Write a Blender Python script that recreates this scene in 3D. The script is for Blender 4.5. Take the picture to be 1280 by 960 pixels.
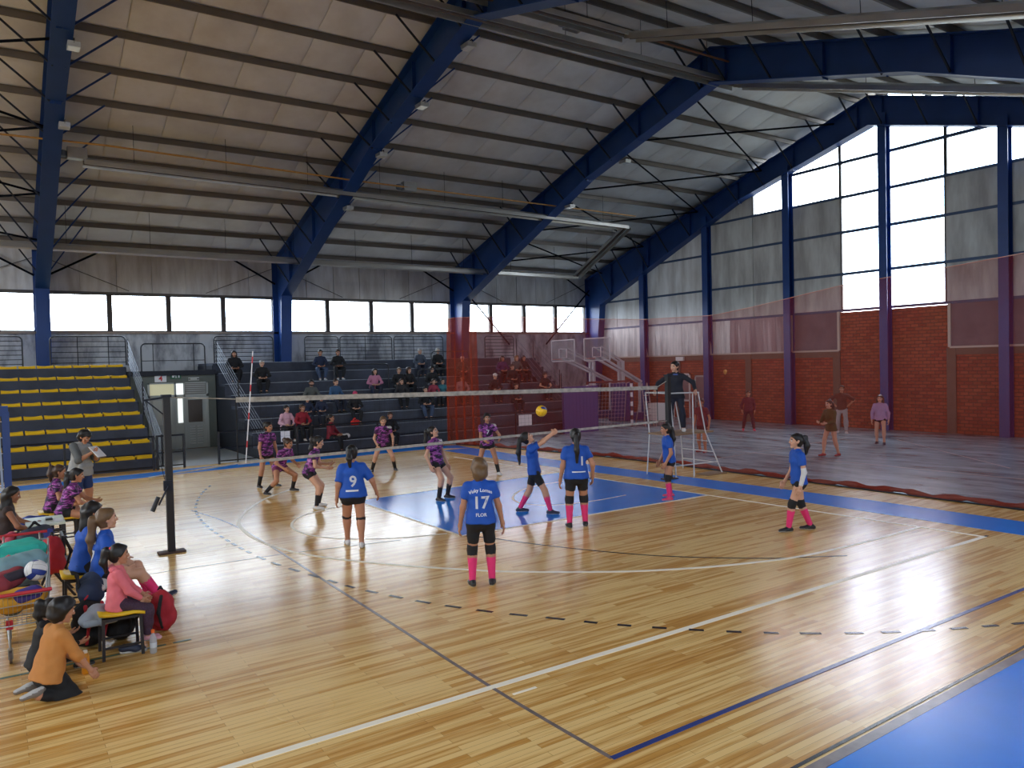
import bpy, bmesh, math, random
import numpy as np
from mathutils import Vector, Matrix, Quaternion
from mathutils.bvhtree import BVHTree

random.seed(7)
scene = bpy.context.scene
for o in list(bpy.data.objects):
    bpy.data.objects.remove(o)
COL = scene.collection

# ------------------------------------------------------------------ camera
cam_d = bpy.data.cameras.new('camera')
cam = bpy.data.objects.new('camera', cam_d)
COL.objects.link(cam)
CAM = Vector((-12.7696, -5.7824, 2.9))
yaw, pitch, roll = 0.594464, -0.026730, -0.024883
fwd = Vector((math.sin(yaw) * math.cos(pitch), math.cos(yaw) * math.cos(pitch), math.sin(pitch)))
rgt = Vector((math.cos(yaw), -math.sin(yaw), 0))
upv = rgt.cross(fwd)
r2 = math.cos(roll) * rgt + math.sin(roll) * upv
u2 = -math.sin(roll) * rgt + math.cos(roll) * upv
cam.matrix_world = Matrix(((r2.x, u2.x, -fwd.x, CAM.x), (r2.y, u2.y, -fwd.y, CAM.y), (r2.z, u2.z, -fwd.z, CAM.z), (0, 0, 0, 1)))
cam_d.sensor_fit = 'HORIZONTAL'
cam_d.sensor_width = 36.0
cam_d.lens = 957.69 / 1280 * 36.0
cam_d.clip_start = 0.05
cam_d.clip_end = 500
scene.camera = cam

# ------------------------------------------------------------------ world (overcast daylight) and exposure
world = bpy.data.worlds.new('sky')
scene.world = world
world.use_nodes = True
wn = world.node_tree
wn.nodes.clear()
wo = wn.nodes.new('ShaderNodeOutputWorld')
bg = wn.nodes.new('ShaderNodeBackground')
tc = wn.nodes.new('ShaderNodeTexCoord')
nz = wn.nodes.new('ShaderNodeTexNoise')
nz.inputs['Scale'].default_value = 3.0
nz.inputs['Detail'].default_value = 6.0
cr = wn.nodes.new('ShaderNodeValToRGB')
cr.color_ramp.elements[0].position = 0.36
cr.color_ramp.elements[0].color = (0.42, 0.62, 0.86, 1)
cr.color_ramp.elements[1].position = 0.52
cr.color_ramp.elements[1].color = (0.93, 0.97, 1.0, 1)
wn.links.new(tc.outputs['Generated'], nz.inputs['Vector'])
wn.links.new(nz.outputs['Fac'], cr.inputs['Fac'])
# below the horizon: dull ground outside
sx_ = wn.nodes.new('ShaderNodeSeparateXYZ')
wn.links.new(tc.outputs['Generated'], sx_.inputs[0])
mr = wn.nodes.new('ShaderNodeMapRange')
mr.inputs['From Min'].default_value, mr.inputs['From Max'].default_value = -0.01, 0.03
wn.links.new(sx_.outputs['Z'], mr.inputs['Value'])
gm = wn.nodes.new('ShaderNodeMix')
gm.data_type = 'RGBA'
gm.inputs['A'].default_value = (0.10, 0.10, 0.085, 1)
wn.links.new(mr.outputs['Result'], gm.inputs['Factor'])
wn.links.new(cr.outputs['Color'], gm.inputs['B'])
wn.links.new(gm.outputs['Result'], bg.inputs['Color'])
bg.inputs['Strength'].default_value = 15.0
wn.links.new(bg.outputs['Background'], wo.inputs['Surface'])

vs = scene.view_settings
vs.view_transform = 'Standard'
vs.look = 'None'
vs.gamma = 1.0
vs.use_curve_mapping = False
vs.exposure = 0.0
cy = scene.cycles
cy.max_bounces = 10
cy.diffuse_bounces = 5
cy.glossy_bounces = 4
cy.transparent_max_bounces = 24
cy.transmission_bounces = 4
cy.sample_clamp_indirect = 6.0
cy.caustics_reflective = False
cy.caustics_refractive = False
cy.use_denoising = True


def portal(name, cx, cy_, cz, w, h, direction):
    """daylight portal in a window opening, so that the sky outside is sampled through it"""
    ld = bpy.data.lights.new(name, 'AREA')
    ld.shape = 'RECTANGLE'
    ld.size, ld.size_y = w, h
    ld.cycles.is_portal = True
    o = bpy.data.objects.new(name, ld)
    o.location = (cx, cy_, cz)
    o.rotation_euler = Vector(direction).to_track_quat('-Z', 'Y').to_euler()
    COL.objects.link(o)


# hall measures
XL, XR = -29.4, 15.6          # end walls
YF, YB = -9.0, 28.0           # side walls
RY, RZ, RK = 10.9, 13.0, 0.307  # ridge line and roof pitch
FX = [-29.2, -20.25, -11.2, -2.3, 6.6, 15.4]   # steel frames
WZ0, WZ1 = 4.58, 5.98         # side windows


def roof(y):
    return RZ - RK * abs(y - RY)


portal('sky_portal', -6.9, YB + 0.1, 5.28, 44.0, 1.4, (0, -1, 0))
portal('sky_portal', -6.9, YF - 0.1, 5.28, 44.0, 1.4, (0, 1, 0))
portal('sky_portal', XR + 0.1, 10.26, 7.9, 4.0, 6.6, (-1, 0, 0))
portal('sky_portal', XR + 0.1, 10.3, 10.6, 12.4, 2.8, (-1, 0, 0))
portal('sky_portal', XL - 0.1, 10.3, 9.3, 12.4, 5.4, (1, 0, 0))


# ------------------------------------------------------------------ helpers
def lin(c):
    c = c / 255.0
    return c / 12.92 if c <= 0.04045 else ((c + 0.055) / 1.055) ** 2.4


def rgb(r, g, b):
    return (lin(r), lin(g), lin(b), 1.0)


MATS = {}


def mat(name, col=(200, 200, 200), rough=0.6, metal=0.0, spec=0.5, noise=0.0, nscale=8.0, bump=0.0, bscale=40.0, alpha=1.0):
    if name in MATS:
        return MATS[name]
    m = bpy.data.materials.new(name)
    m.use_nodes = True
    nt = m.node_tree
    b = nt.nodes['Principled BSDF']
    c = rgb(*col)
    b.inputs['Base Color'].default_value = c
    b.inputs['Roughness'].default_value = rough
    b.inputs['Metallic'].default_value = metal
    b.inputs['Specular IOR Level'].default_value = spec
    if noise > 0 or bump > 0:
        t = nt.nodes.new('ShaderNodeTexCoord')
    if noise > 0:
        n = nt.nodes.new('ShaderNodeTexNoise')
        n.inputs['Scale'].default_value = nscale
        n.inputs['Detail'].default_value = 5
        nt.links.new(t.outputs['Object'], n.inputs['Vector'])
        mx = nt.nodes.new('ShaderNodeMix')
        mx.data_type = 'RGBA'
        mx.inputs['A'].default_value = tuple(max(0, x * (1 - noise)) for x in c[:3]) + (1,)
        mx.inputs['B'].default_value = tuple(min(1, x * (1 + noise)) for x in c[:3]) + (1,)
        nt.links.new(n.outputs['Fac'], mx.inputs['Factor'])
        nt.links.new(mx.outputs['Result'], b.inputs['Base Color'])
    if bump > 0:
        n2 = nt.nodes.new('ShaderNodeTexNoise')
        n2.inputs['Scale'].default_value = bscale
        n2.inputs['Detail'].default_value = 4
        nt.links.new(t.outputs['Object'], n2.inputs['Vector'])
        bp = nt.nodes.new('ShaderNodeBump')
        bp.inputs['Strength'].default_value = bump
        bp.inputs['Distance'].default_value = 0.02
        nt.links.new(n2.outputs['Fac'], bp.inputs['Height'])
        nt.links.new(bp.outputs['Normal'], b.inputs['Normal'])
    MATS[name] = m
    return m


class MB:
    """collects shapes for one mesh"""

    def __init__(self):
        self.v, self.f = [], []

    def add(self, vs_, fs):
        n = len(self.v)
        self.v += [tuple(p) for p in vs_]
        self.f += [tuple(i + n for i in q) for q in fs]
        return self

    def box(self, x0, x1, y0, y1, z0, z1):
        return self.add([(x0, y0, z0), (x1, y0, z0), (x1, y1, z0), (x0, y1, z0), (x0, y0, z1), (x1, y0, z1), (x1, y1, z1), (x0, y1, z1)],
                        [(0, 3, 2, 1), (4, 5, 6, 7), (0, 1, 5, 4), (1, 2, 6, 5), (2, 3, 7, 6), (3, 0, 4, 7)])

    def bar(self, p, q, w, h=None, up=(0, 0, 1)):
        """box section w x h between two points"""
        p, q = Vector(p), Vector(q)
        h = w if h is None else h
        d = (q - p).normalized()
        u = Vector(up)
        if abs(d.dot(u)) > 0.98:
            u = Vector((0, 1, 0))
        s = d.cross(u).normalized()
        t = s.cross(d).normalized()
        vs_ = []
        for c in (p, q):
            for a, b in ((-1, -1), (1, -1), (1, 1), (-1, 1)):
                vs_.append(c + s * (a * w / 2) + t * (b * h / 2))
        return self.add(vs_, [(0, 3, 2, 1), (4, 5, 6, 7), (0, 1, 5, 4), (1, 2, 6, 5), (2, 3, 7, 6), (3, 0, 4, 7)])

    def tube(self, pts, r, n=8, close=False):
        pts = [Vector(p) for p in pts]
        rs = r if isinstance(r, (list, tuple)) else [r] * len(pts)
        rings, base = [], len(self.v)
        prev = None
        for i, p in enumerate(pts):
            a = pts[i - 1] if i > 0 else (pts[-1] if close else pts[0])
            b = pts[i + 1] if i < len(pts) - 1 else (pts[0] if close else pts[-1])
            d = (b - a).normalized() if (b - a).length > 1e-9 else Vector((0, 0, 1))
            if prev is None:
                s = d.orthogonal().normalized()
            else:
                s = (prev - d * prev.dot(d))
                s = s.normalized() if s.length > 1e-6 else d.orthogonal().normalized()
            prev = s
            t = d.cross(s)
            for k in range(n):
                an = 2 * math.pi * k / n
                self.v.append(tuple(p + (s * math.cos(an) + t * math.sin(an)) * rs[i]))
        m = len(pts)
        for i in range(m if close else m - 1):
            i2 = (i + 1) % m
            for k in range(n):
                k2 = (k + 1) % n
                self.f.append((base + i * n + k, base + i * n + k2, base + i2 * n + k2, base + i2 * n + k))
        if not close:
            self.f.append(tuple(base + k for k in range(n))[::-1])
            self.f.append(tuple(base + (m - 1) * n + k for k in range(n)))
        return self

    def prism(self, poly, axis, a, b):
        """polygon (list of 2D points) extruded along axis 0/1/2 from a to b"""
        n = len(poly)

        def P(u, v, w):
            return {0: (w, u, v), 1: (u, w, v), 2: (u, v, w)}[axis]
        vs_ = [P(u, v, a) for u, v in poly] + [P(u, v, b) for u, v in poly]
        fs = [tuple(range(n))[::-1], tuple(range(n, 2 * n))] + [(i, (i + 1) % n, n + (i + 1) % n, n + i) for i in range(n)]
        return self.add(vs_, fs)

    def lathe(self, prof, c=(0, 0, 0), n=16):
        """profile [(r, z)] about a vertical axis"""
        base = len(self.v)
        for r, z in prof:
            for k in range(n):
                a = 2 * math.pi * k / n
                self.v.append((c[0] + r * math.cos(a), c[1] + r * math.sin(a), c[2] + z))
        for i in range(len(prof) - 1):
            for k in range(n):
                k2 = (k + 1) % n
                self.f.append((base + i * n + k, base + i * n + k2, base + (i + 1) * n + k2, base + (i + 1) * n + k))
        self.f.append(tuple(base + k for k in range(n))[::-1])
        self.f.append(tuple(base + (len(prof) - 1) * n + k for k in range(n)))
        return self

    def mesh(self, name, m, smooth=False):
        me = bpy.data.meshes.new(name)
        me.from_pydata(self.v, [], self.f)
        bm = bmesh.new()
        bm.from_mesh(me)
        bmesh.ops.recalc_face_normals(bm, faces=bm.faces)
        bm.to_mesh(me)
        bm.free()
        if m is not None:
            me.materials.append(m)
        if smooth:
            for p in me.polygons:
                p.use_smooth = True
        return me

    def build(self, name, m, parent=None, smooth=False):
        return link(name, self.mesh(name, m, smooth), parent)


def link(name, me, parent=None, loc=None, rz=None):
    o = bpy.data.objects.new(name, me)
    COL.objects.link(o)
    if parent is not None:
        o.parent = parent
    if loc is not None:
        o.location = loc
    if rz is not None:
        o.rotation_euler = (0, 0, rz)
    return o


def empty(name, loc=(0, 0, 0), rz=0.0):
    o = bpy.data.objects.new(name, None)
    COL.objects.link(o)
    o.location = loc
    o.rotation_euler = (0, 0, rz)
    o.empty_display_size = 0.2
    return o


def tag(o, label=None, cat=None, group=None, kind=None):
    if label:
        o['label'] = label
    if cat:
        o['category'] = cat
    if group:
        o['group'] = group
    if kind:
        o['kind'] = kind
    return o


def thing(name, label, cat, loc=(0, 0, 0), rz=0.0, group=None):
    return tag(empty(name, loc, rz), label, cat, group)


def struct(name, mb, m, label=None):
    o = mb.build(name, m)
    o['kind'] = 'structure'
    if label:
        o['label'] = label
    return o


def copy_tree(o, parent=None):
    c = o.copy()
    COL.objects.link(c)
    c.parent = parent
    for ch in list(o.children):
        copy_tree(ch, c)
    return c


# ------------------------------------------------------------------ special materials
def nodes_of(name):
    m = bpy.data.materials.new(name)
    m.use_nodes = True
    MATS[name] = m
    nt = m.node_tree
    return m, nt, nt.nodes['Principled BSDF']


def wood_floor():
    m, nt, b = nodes_of('maple_floor')
    N, Lk = nt.nodes.new, nt.links.new
    g = N('ShaderNodeNewGeometry')
    br = N('ShaderNodeTexBrick')
    br.offset = 0.37
    br.inputs['Color1'].default_value = (0, 0, 0, 1)
    br.inputs['Color2'].default_value = (1, 1, 1, 1)
    br.inputs['Mortar'].default_value = (0.35, 0.35, 0.35, 1)
    br.inputs['Scale'].default_value = 1.0
    br.inputs['Mortar Size'].default_value = 0.0016
    br.inputs['Mortar Smooth'].default_value = 0.3
    br.inputs['Brick Width'].default_value = 1.35
    br.inputs['Row Height'].default_value = 0.068
    Lk(g.outputs['Position'], br.inputs['Vector'])
    mp = N('ShaderNodeMapping')
    mp.inputs['Scale'].default_value = (0.9, 16.0, 1.0)
    Lk(g.outputs['Position'], mp.inputs['Vector'])
    n1 = N('ShaderNodeTexNoise')
    n1.inputs['Scale'].default_value = 1.3
    n1.inputs['Detail'].default_value = 6
    Lk(mp.outputs['Vector'], n1.inputs['Vector'])
    n2 = N('ShaderNodeTexNoise')
    n2.inputs['Scale'].default_value = 0.22
    n2.inputs['Detail'].default_value = 3
    Lk(g.outputs['Position'], n2.inputs['Vector'])
    ma = N('ShaderNodeMath')
    ma.operation = 'MULTIPLY_ADD'
    Lk(br.outputs['Color'], ma.inputs[0])
    ma.inputs[1].default_value = 0.42
    Lk(n1.outputs['Fac'], ma.inputs[2])
    mb_ = N('ShaderNodeMath')
    mb_.operation = 'MULTIPLY_ADD'
    Lk(n2.outputs['Fac'], mb_.inputs[0])
    mb_.inputs[1].default_value = 0.35
    Lk(ma.outputs[0], mb_.inputs[2])
    ramp = N('ShaderNodeValToRGB')
    e = ramp.color_ramp.elements
    e[0].position, e[0].color = 0.42, rgb(172, 120, 54)
    e[1].position, e[1].color = 1.12, rgb(240, 202, 132)
    k = ramp.color_ramp.elements.new(0.72)
    k.color = rgb(207, 152, 74)
    Lk(mb_.outputs[0], ramp.inputs['Fac'])
    mm = N('ShaderNodeMix')
    mm.data_type = 'RGBA'
    mm.blend_type = 'MULTIPLY'
    Lk(br.outputs['Fac'], mm.inputs['Factor'])
    Lk(ramp.outputs['Color'], mm.inputs['A'])
    mm.inputs['B'].default_value = (0.45, 0.38, 0.3, 1)
    Lk(mm.outputs['Result'], b.inputs['Base Color'])
    b.inputs['Roughness'].default_value = 0.2
    rr = N('ShaderNodeMapRange')
    rr.inputs['From Min'].default_value, rr.inputs['From Max'].default_value = 0.3, 0.7
    rr.inputs['To Min'].default_value, rr.inputs['To Max'].default_value = 0.17, 0.28
    Lk(n2.outputs['Fac'], rr.inputs['Value'])
    Lk(rr.outputs['Result'], b.inputs['Roughness'])
    b.inputs['Specular IOR Level'].default_value = 0.5
    # slightly crowned boards
    bp = N('ShaderNodeBump')
    bp.inputs['Strength'].default_value = 0.07
    bp.inputs['Distance'].default_value = 0.01
    Lk(n1.outputs['Fac'], bp.inputs['Height'])
    Lk(bp.outputs['Normal'], b.inputs['Normal'])
    return m


def worn_concrete():
    m, nt, b = nodes_of('worn_grey_concrete')
    N, Lk = nt.nodes.new, nt.links.new
    g = N('ShaderNodeNewGeometry')
    mp = N('ShaderNodeMapping')
    mp.inputs['Scale'].default_value = (1.0, 0.35, 1.0)
    mp.inputs['Rotation'].default_value = (0, 0, 0.5)
    Lk(g.outputs['Position'], mp.inputs['Vector'])
    n = N('ShaderNodeTexNoise')
    n.inputs['Scale'].default_value = 1.6
    n.inputs['Detail'].default_value = 9
    n.inputs['Roughness'].default_value = 0.68
    Lk(mp.outputs['Vector'], n.inputs['Vector'])
    r = N('ShaderNodeValToRGB')
    e = r.color_ramp.elements
    e[0].position, e[0].color = 0.34, rgb(78, 96, 104)
    e[1].position, e[1].color = 0.72, rgb(186, 218, 232)
    k = e.new(0.47)
    k.color = rgb(128, 158, 170)
    Lk(n.outputs['Fac'], r.inputs['Fac'])
    Lk(r.outputs['Color'], b.inputs['Base Color'])
    b.inputs['Roughness'].default_value = 0.24
    bp = N('ShaderNodeBump')
    bp.inputs['Strength'].default_value = 0.15
    Lk(n.outputs['Fac'], bp.inputs['Height'])
    Lk(bp.outputs['Normal'], b.inputs['Normal'])
    return m


def brick_wall():
    m, nt, b = nodes_of('red_brick')
    N, Lk = nt.nodes.new, nt.links.new
    g = N('ShaderNodeNewGeometry')
    sp = N('ShaderNodeSeparateXYZ')
    cb = N('ShaderNodeCombineXYZ')
    Lk(g.outputs['Position'], sp.inputs[0])
    Lk(sp.outputs['Y'], cb.inputs['X'])
    Lk(sp.outputs['Z'], cb.inputs['Y'])
    br = N('ShaderNodeTexBrick')
    br.inputs['Color1'].default_value = rgb(150, 74, 54)
    br.inputs['Color2'].default_value = rgb(178, 98, 70)
    br.inputs['Mortar'].default_value = rgb(116, 74, 60)
    br.inputs['Scale'].default_value = 1.0
    br.inputs['Mortar Size'].default_value = 0.014
    br.inputs['Brick Width'].default_value = 0.29
    br.inputs['Row Height'].default_value = 0.125
    Lk(cb.outputs[0], br.inputs['Vector'])
    n = N('ShaderNodeTexNoise')
    n.inputs['Scale'].default_value = 0.9
    n.inputs['Detail'].default_value = 6
    Lk(g.outputs['Position'], n.inputs['Vector'])
    mx = N('ShaderNodeMix')
    mx.data_type = 'RGBA'
    mx.blend_type = 'MULTIPLY'
    mx.inputs['Factor'].default_value = 0.35
    Lk(br.outputs['Color'], mx.inputs['A'])
    Lk(n.outputs['Color'], mx.inputs['B'])
    Lk(mx.outputs['Result'], b.inputs['Base Color'])
    b.inputs['Roughness'].default_value = 0.85
    bp = N('ShaderNodeBump')
    bp.inputs['Strength'].default_value = 0.5
    bp.inputs['Distance'].default_value = 0.02
    bp.invert = True
    Lk(br.outputs['Fac'], bp.inputs['Height'])
    Lk(bp.outputs['Normal'], b.inputs['Normal'])
    return m


def stained(name, base, stain, scale=(1, 1, 1), lo=0.42, hi=0.68, rough=0.7, bump=0.2, nsc=2.0):
    """wall or membrane with vertical streaks of dirt"""
    m, nt, b = nodes_of(name)
    N, Lk = nt.nodes.new, nt.links.new
    g = N('ShaderNodeNewGeometry')
    mp = N('ShaderNodeMapping')
    mp.inputs['Scale'].default_value = scale
    Lk(g.outputs['Position'], mp.inputs['Vector'])
    n = N('ShaderNodeTexNoise')
    n.inputs['Scale'].default_value = nsc
    n.inputs['Detail'].default_value = 7
    n.inputs['Roughness'].default_value = 0.6
    Lk(mp.outputs['Vector'], n.inputs['Vector'])
    r = N('ShaderNodeValToRGB')
    r.color_ramp.elements[0].position, r.color_ramp.elements[0].color = lo, rgb(*stain)
    r.color_ramp.elements[1].position, r.color_ramp.elements[1].color = hi, rgb(*base)
    Lk(n.outputs['Fac'], r.inputs['Fac'])
    Lk(r.outputs['Color'], b.inputs['Base Color'])
    b.inputs['Roughness'].default_value = rough
    bp = N('ShaderNodeBump')
    bp.inputs['Strength'].default_value = bump
    bp.inputs['Distance'].default_value = 0.03
    Lk(n.outputs['Fac'], bp.inputs['Height'])
    Lk(bp.outputs['Normal'], b.inputs['Normal'])
    return m


def see_through(name, tint, body, fac, translucent=True):
    """fine net or clear sheet: part of the light passes between the threads"""
    m = bpy.data.materials.new(name)
    m.use_nodes = True
    MATS[name] = m
    nt = m.node_tree
    nt.nodes.clear()
    N, Lk = nt.nodes.new, nt.links.new
    out = N('ShaderNodeOutputMaterial')
    tr = N('ShaderNodeBsdfTransparent')
    tr.inputs['Color'].default_value = tint
    df = N('ShaderNodeBsdfDiffuse')
    df.inputs['Color'].default_value = body
    mx = N('ShaderNodeMixShader')
    mx.inputs['Fac'].default_value = fac
    Lk(tr.outputs[0], mx.inputs[1])
    if translucent:
        tl = N('ShaderNodeBsdfTranslucent')
        tl.inputs['Color'].default_value = body
        m2 = N('ShaderNodeMixShader')
        m2.inputs['Fac'].default_value = 0.5
        Lk(df.outputs[0], m2.inputs[1])
        Lk(tl.outputs[0], m2.inputs[2])
        Lk(m2.outputs[0], mx.inputs[2])
    else:
        gl = N('ShaderNodeBsdfGlossy')
        gl.inputs['Color'].default_value = body
        gl.inputs['Roughness'].default_value = 0.08
        Lk(gl.outputs[0], mx.inputs[2])
    Lk(mx.outputs[0], out.inputs['Surface'])
    return m


M_WOOD = wood_floor()
M_CONC = worn_concrete()
M_BRICK = brick_wall()
M_GLASS = see_through('window_glass', (0.94, 0.97, 1, 1), (0.9, 0.95, 1, 1), 0.06, False)
M_ACRYL = see_through('clear_acrylic', (0.86, 0.89, 0.9, 1), (0.8, 0.82, 0.84, 1), 0.16)
M_REDNET = see_through('red_safety_netting', (0.94, 0.81, 0.79, 1), rgb(190, 70, 50), 0.155)
M_REDBUNCH = see_through('red_netting_gathered', (0.8, 0.5, 0.42, 1), rgb(198, 86, 60), 0.36)
M_MEMB = stained('roof_insulation_membrane', (230, 231, 231), (204, 201, 197), (0.5, 0.35, 1), 0.3, 0.62, 0.45, 0.15, 1.2)
M_WALLP = stained('wall_insulation_panel', (230, 231, 231), (190, 187, 184), (0.9, 0.9, 0.18), 0.34, 0.64, 0.6, 0.2, 2.2)
M_FOIL = stained('wrinkled_foil', (222, 222, 220), (172, 170, 168), (1.0, 1.8, 0.22), 0.36, 0.62, 0.32, 0.9, 2.4)
M_MAUVE = stained('mauve_board', (120, 104, 110), (100, 86, 92), (0.7, 0.7, 0.7), 0.3, 0.7, 0.7, 0.1, 2.0)
M_GREYWALL = stained('stained_grey_plaster', (192, 193, 196), (120, 120, 126), (0.8, 0.8, 0.3), 0.36, 0.56, 0.75, 0.2, 2.3)
M_BLUE = mat('blue_steel_paint', (24, 62, 124), 0.42, noise=0.25, nscale=1.5)
M_BLUEFLOOR = mat('blue_floor_paint', (2, 130, 236), 0.22, spec=0.18, noise=0.12, nscale=2.0)
M_WHITEPAINT = mat('white_line_paint', (250, 240, 220), 0.4, spec=0.25, noise=0.06, nscale=9)
M_DARKPAINT = mat('dark_line_paint', (30, 24, 30), 0.25)
M_BLUELINE = mat('blue_line_paint', (52, 66, 128), 0.25, noise=0.25, nscale=6)
M_FADED = mat('faded_blue_line_paint', (122, 108, 104), 0.25, noise=0.6, nscale=7)
M_GREENTAPE = mat('green_floor_tape', (40, 92, 78), 0.4)
M_PURLIN = mat('galvanised_purlin', (120, 112, 104), 0.5, metal=0.2, noise=0.2, nscale=2)
M_GALV = mat('galvanised_steel', (186, 186, 184), 0.35, metal=0.75, noise=0.2, nscale=5)
M_DARKSTEEL = mat('dark_painted_steel', (26, 32, 46), 0.75)
M_BLACKRAIL = mat('black_rail_paint', (20, 22, 30), 0.45)
M_GREYRAIL = mat('silver_rail_paint', (120, 128, 140), 0.4, metal=0.3)
M_ALU = mat('window_frame_aluminium', (96, 92, 90), 0.5, metal=0.3)
M_STEP = stained('slate_blue_terrace', (62, 68, 84), (46, 50, 62), (0.8, 0.8, 0.8), 0.35, 0.65, 0.7, 0.1, 1.5)
M_YELLOW = mat('yellow_plastic', (226, 182, 34), 0.35)
M_WHITE = mat('white_enamel', (222, 222, 220), 0.4)

# ------------------------------------------------------------------ floor and court markings
def cx(y):      # the netting bends towards the terrace at its far end
    return 2.72 - 0.016 * max(0.0, min(y, 18.9) - 8.5) ** 2


def slab(pts, t=.2):
    n = len(pts)
    return MB().add([(x, y, 0) for x, y in pts] + [(x, y, -t) for x, y in pts], [tuple(range(n)), tuple(range(n, 2 * n))[::-1]] + [(i, n + i, n + (i + 1) % n, (i + 1) % n) for i in range(n)])


edge = [(cx(y), y) for y in (YF, 4, 8.5, 10, 11.5, 13, 14.5, 16, 17.5, 18.9, YB)]
floor = struct('floor', slab([(XL, YF)] + edge + [(XL, YB)]), M_WOOD, 'polished narrow-board wooden court floor')
floor2 = struct('floor_concrete', slab([(XR + .3, YF), (XR + .3, YB)] + edge[::-1]), M_CONC, 'worn grey concrete floor beyond the red netting')


def smooth_line(pts, sub=5):
    out = []
    n = len(pts)
    for i in range(n - 1):
        p0, p1, p2, p3 = (Vector(pts[max(0, min(n - 1, j))]) for j in (i - 1, i, i + 1, i + 2))
        for s in range(sub):
            t = s / sub
            out.append(0.5 * ((2 * p1) + (-p0 + p2) * t + (2 * p0 - 5 * p1 + 4 * p2 - p3) * t * t + (-p0 + 3 * p1 - 3 * p2 + p3) * t ** 3))
    out.append(Vector(pts[-1]))
    return out


def ribbon(name, pts, w, m, z=0.004, parent=None, sm=False):
    pts = smooth_line(pts) if sm else [Vector(p) for p in pts]
    mb = MB()
    vs_ = []
    for i, p in enumerate(pts):
        d = (pts[min(i + 1, len(pts) - 1)] - pts[max(i - 1, 0)])
        d.normalize()
        nrm = Vector((-d.y, d.x)) * (w / 2)
        for q, zz in ((p - nrm, z), (p + nrm, z), (p - nrm, 0.0), (p + nrm, 0.0)):
            vs_.append((q.x, q.y, zz))
    fs = []
    for i in range(len(pts) - 1):
        a, b = 4 * i, 4 * i + 4
        fs += [(a, b, b + 1, a + 1), (a + 1, b + 1, b + 3, a + 3), (a, a + 2, b + 2, b)]
    fs += [(0, 1, 3, 2), (len(vs_) - 4, len(vs_) - 2, len(vs_) - 1, len(vs_) - 3)]
    return mb.add(vs_, fs).build(name, m, parent or floor)


def patch(name, pts, m, z=0.003, parent=None):
    n = len(pts)
    return MB().add([(x, y, z) for x, y in pts] + [(x, y, 0) for x, y in pts],
                    [tuple(range(n))] + [(i, (i + 1) % n, n + (i + 1) % n, n + i) for i in range(n)]).build(name, m, parent or floor)


key = [(-0.55, 10.2), (-6.36, 9.88), (-6.3, 5.43), (-0.29, 5.34)]
patch('painted_key', key, M_BLUEFLOOR, 0.003)
patch('blue_border_strip', [(0.58, -4.2), (1.62, -4.2), (1.6, 3.0), (1.2, 8.6), (0.95, 13.0), (0.9, 17.1), (-0.2, 17.1), (-0.1, 12.4), (0.3, 8.3), (0.5, 3.6)], M_BLUEFLOOR)
patch('blue_border_strip', [(-29, 16.9), (-12.5, 17.1), (-6.7, 17.7), (-0.2, 17.9), (0.9, 17.1), (1.0, 18.2), (-0.2, 19.0), (-6.5, 18.7), (-12.5, 18.12), (-29, 17.9)], M_BLUEFLOOR, 0.0028)
patch('blue_border_panel', [(-12.5, -2.66), (-4.75, -2.52), (1.6, -2.45), (1.6, -8.8), (-12.5, -8.8)], M_BLUEFLOOR)
ribbon('border_line', [(-12.5, -2.6), (-4.7, -2.48), (1.6, -2.4)], 0.09, M_FADED, 0.0045)
ribbon('border_line', [(-12.5, -2.5), (-4.7, -2.4), (1.6, -2.3)], 0.03, M_DARKPAINT, 0.0045)
ribbon('baseline', [(0, 0), (-0.29, 5.34), (-0.55, 10.2), (-0.85, 15.2)], 0.055, M_WHITEPAINT, 0.0052)
ribbon('sideline', [(0.02, 0.0), (-6.66, -0.02), (-12.4, 0.0), (-16, 0.02)], 0.072, M_WHITEPAINT)
ribbon('sideline_end_mark', [(0.0, 0.0), (0.12, 0.0)], 0.05, M_DARKPAINT)
ribbon('key_line', [(-0.55, 10.2), (-6.36, 9.88)], 0.055, M_WHITEPAINT, 0.0046)
ribbon('key_line', [(-6.36, 9.88), (-6.3, 5.43)], 0.055, M_WHITEPAINT, 0.0048)
ribbon('key_line', [(-6.3, 5.43), (-0.29, 5.34)], 0.055, M_WHITEPAINT, 0.005)
ribbon('three_point_line', [(-6.9, 12.5), (-7.78, 11.6), (-8.3, 10.78), (-8.67, 10.07), (-8.93, 9.44), (-9.08, 8.8), (-9.15, 8.01), (-9.14, 7.39), (-9.05, 6.65), (-8.88, 6.02), (-8.64, 5.47),
                            (-8.36, 4.98), (-8.04, 4.47), (-7.74, 4.04), (-7.35, 3.56), (-6.89, 3.03), (-5.88, 2.2), (-5.32, 1.84), (-4.68, 1.52), (-4.02, 1.27), (-3.24, 1.06), (-2.31, 0.98), (-1.29, 0.96), (-0.05, 0.98)], 0.066, M_WHITEPAINT, 0.0056, sm=True)
ribbon('free_throw_arc', [(-6.4, 9.6), (-7.1, 9.42), (-7.7, 9.11), (-8.02, 8.8), (-8.25, 8.37), (-8.36, 7.93), (-8.34, 7.41), (-8.2, 6.95), (-7.85, 6.45), (-7.2, 6.0), (-6.4, 5.75)], 0.05, M_WHITEPAINT, 0.0042, sm=True)
ribbon('no_charge_arc', [(-1.4, 8.95), (-2.21, 8.86), (-2.82, 8.61), (-3.3, 8.22), (-3.64, 7.8), (-3.8, 7.4), (-3.8, 7.1), (-3.66, 6.82), (-3.42, 6.62), (-2.96, 6.49), (-2.36, 6.44), (-1.57, 6.51)], 0.05, M_WHITEPAINT, 0.0044, sm=True)
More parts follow.
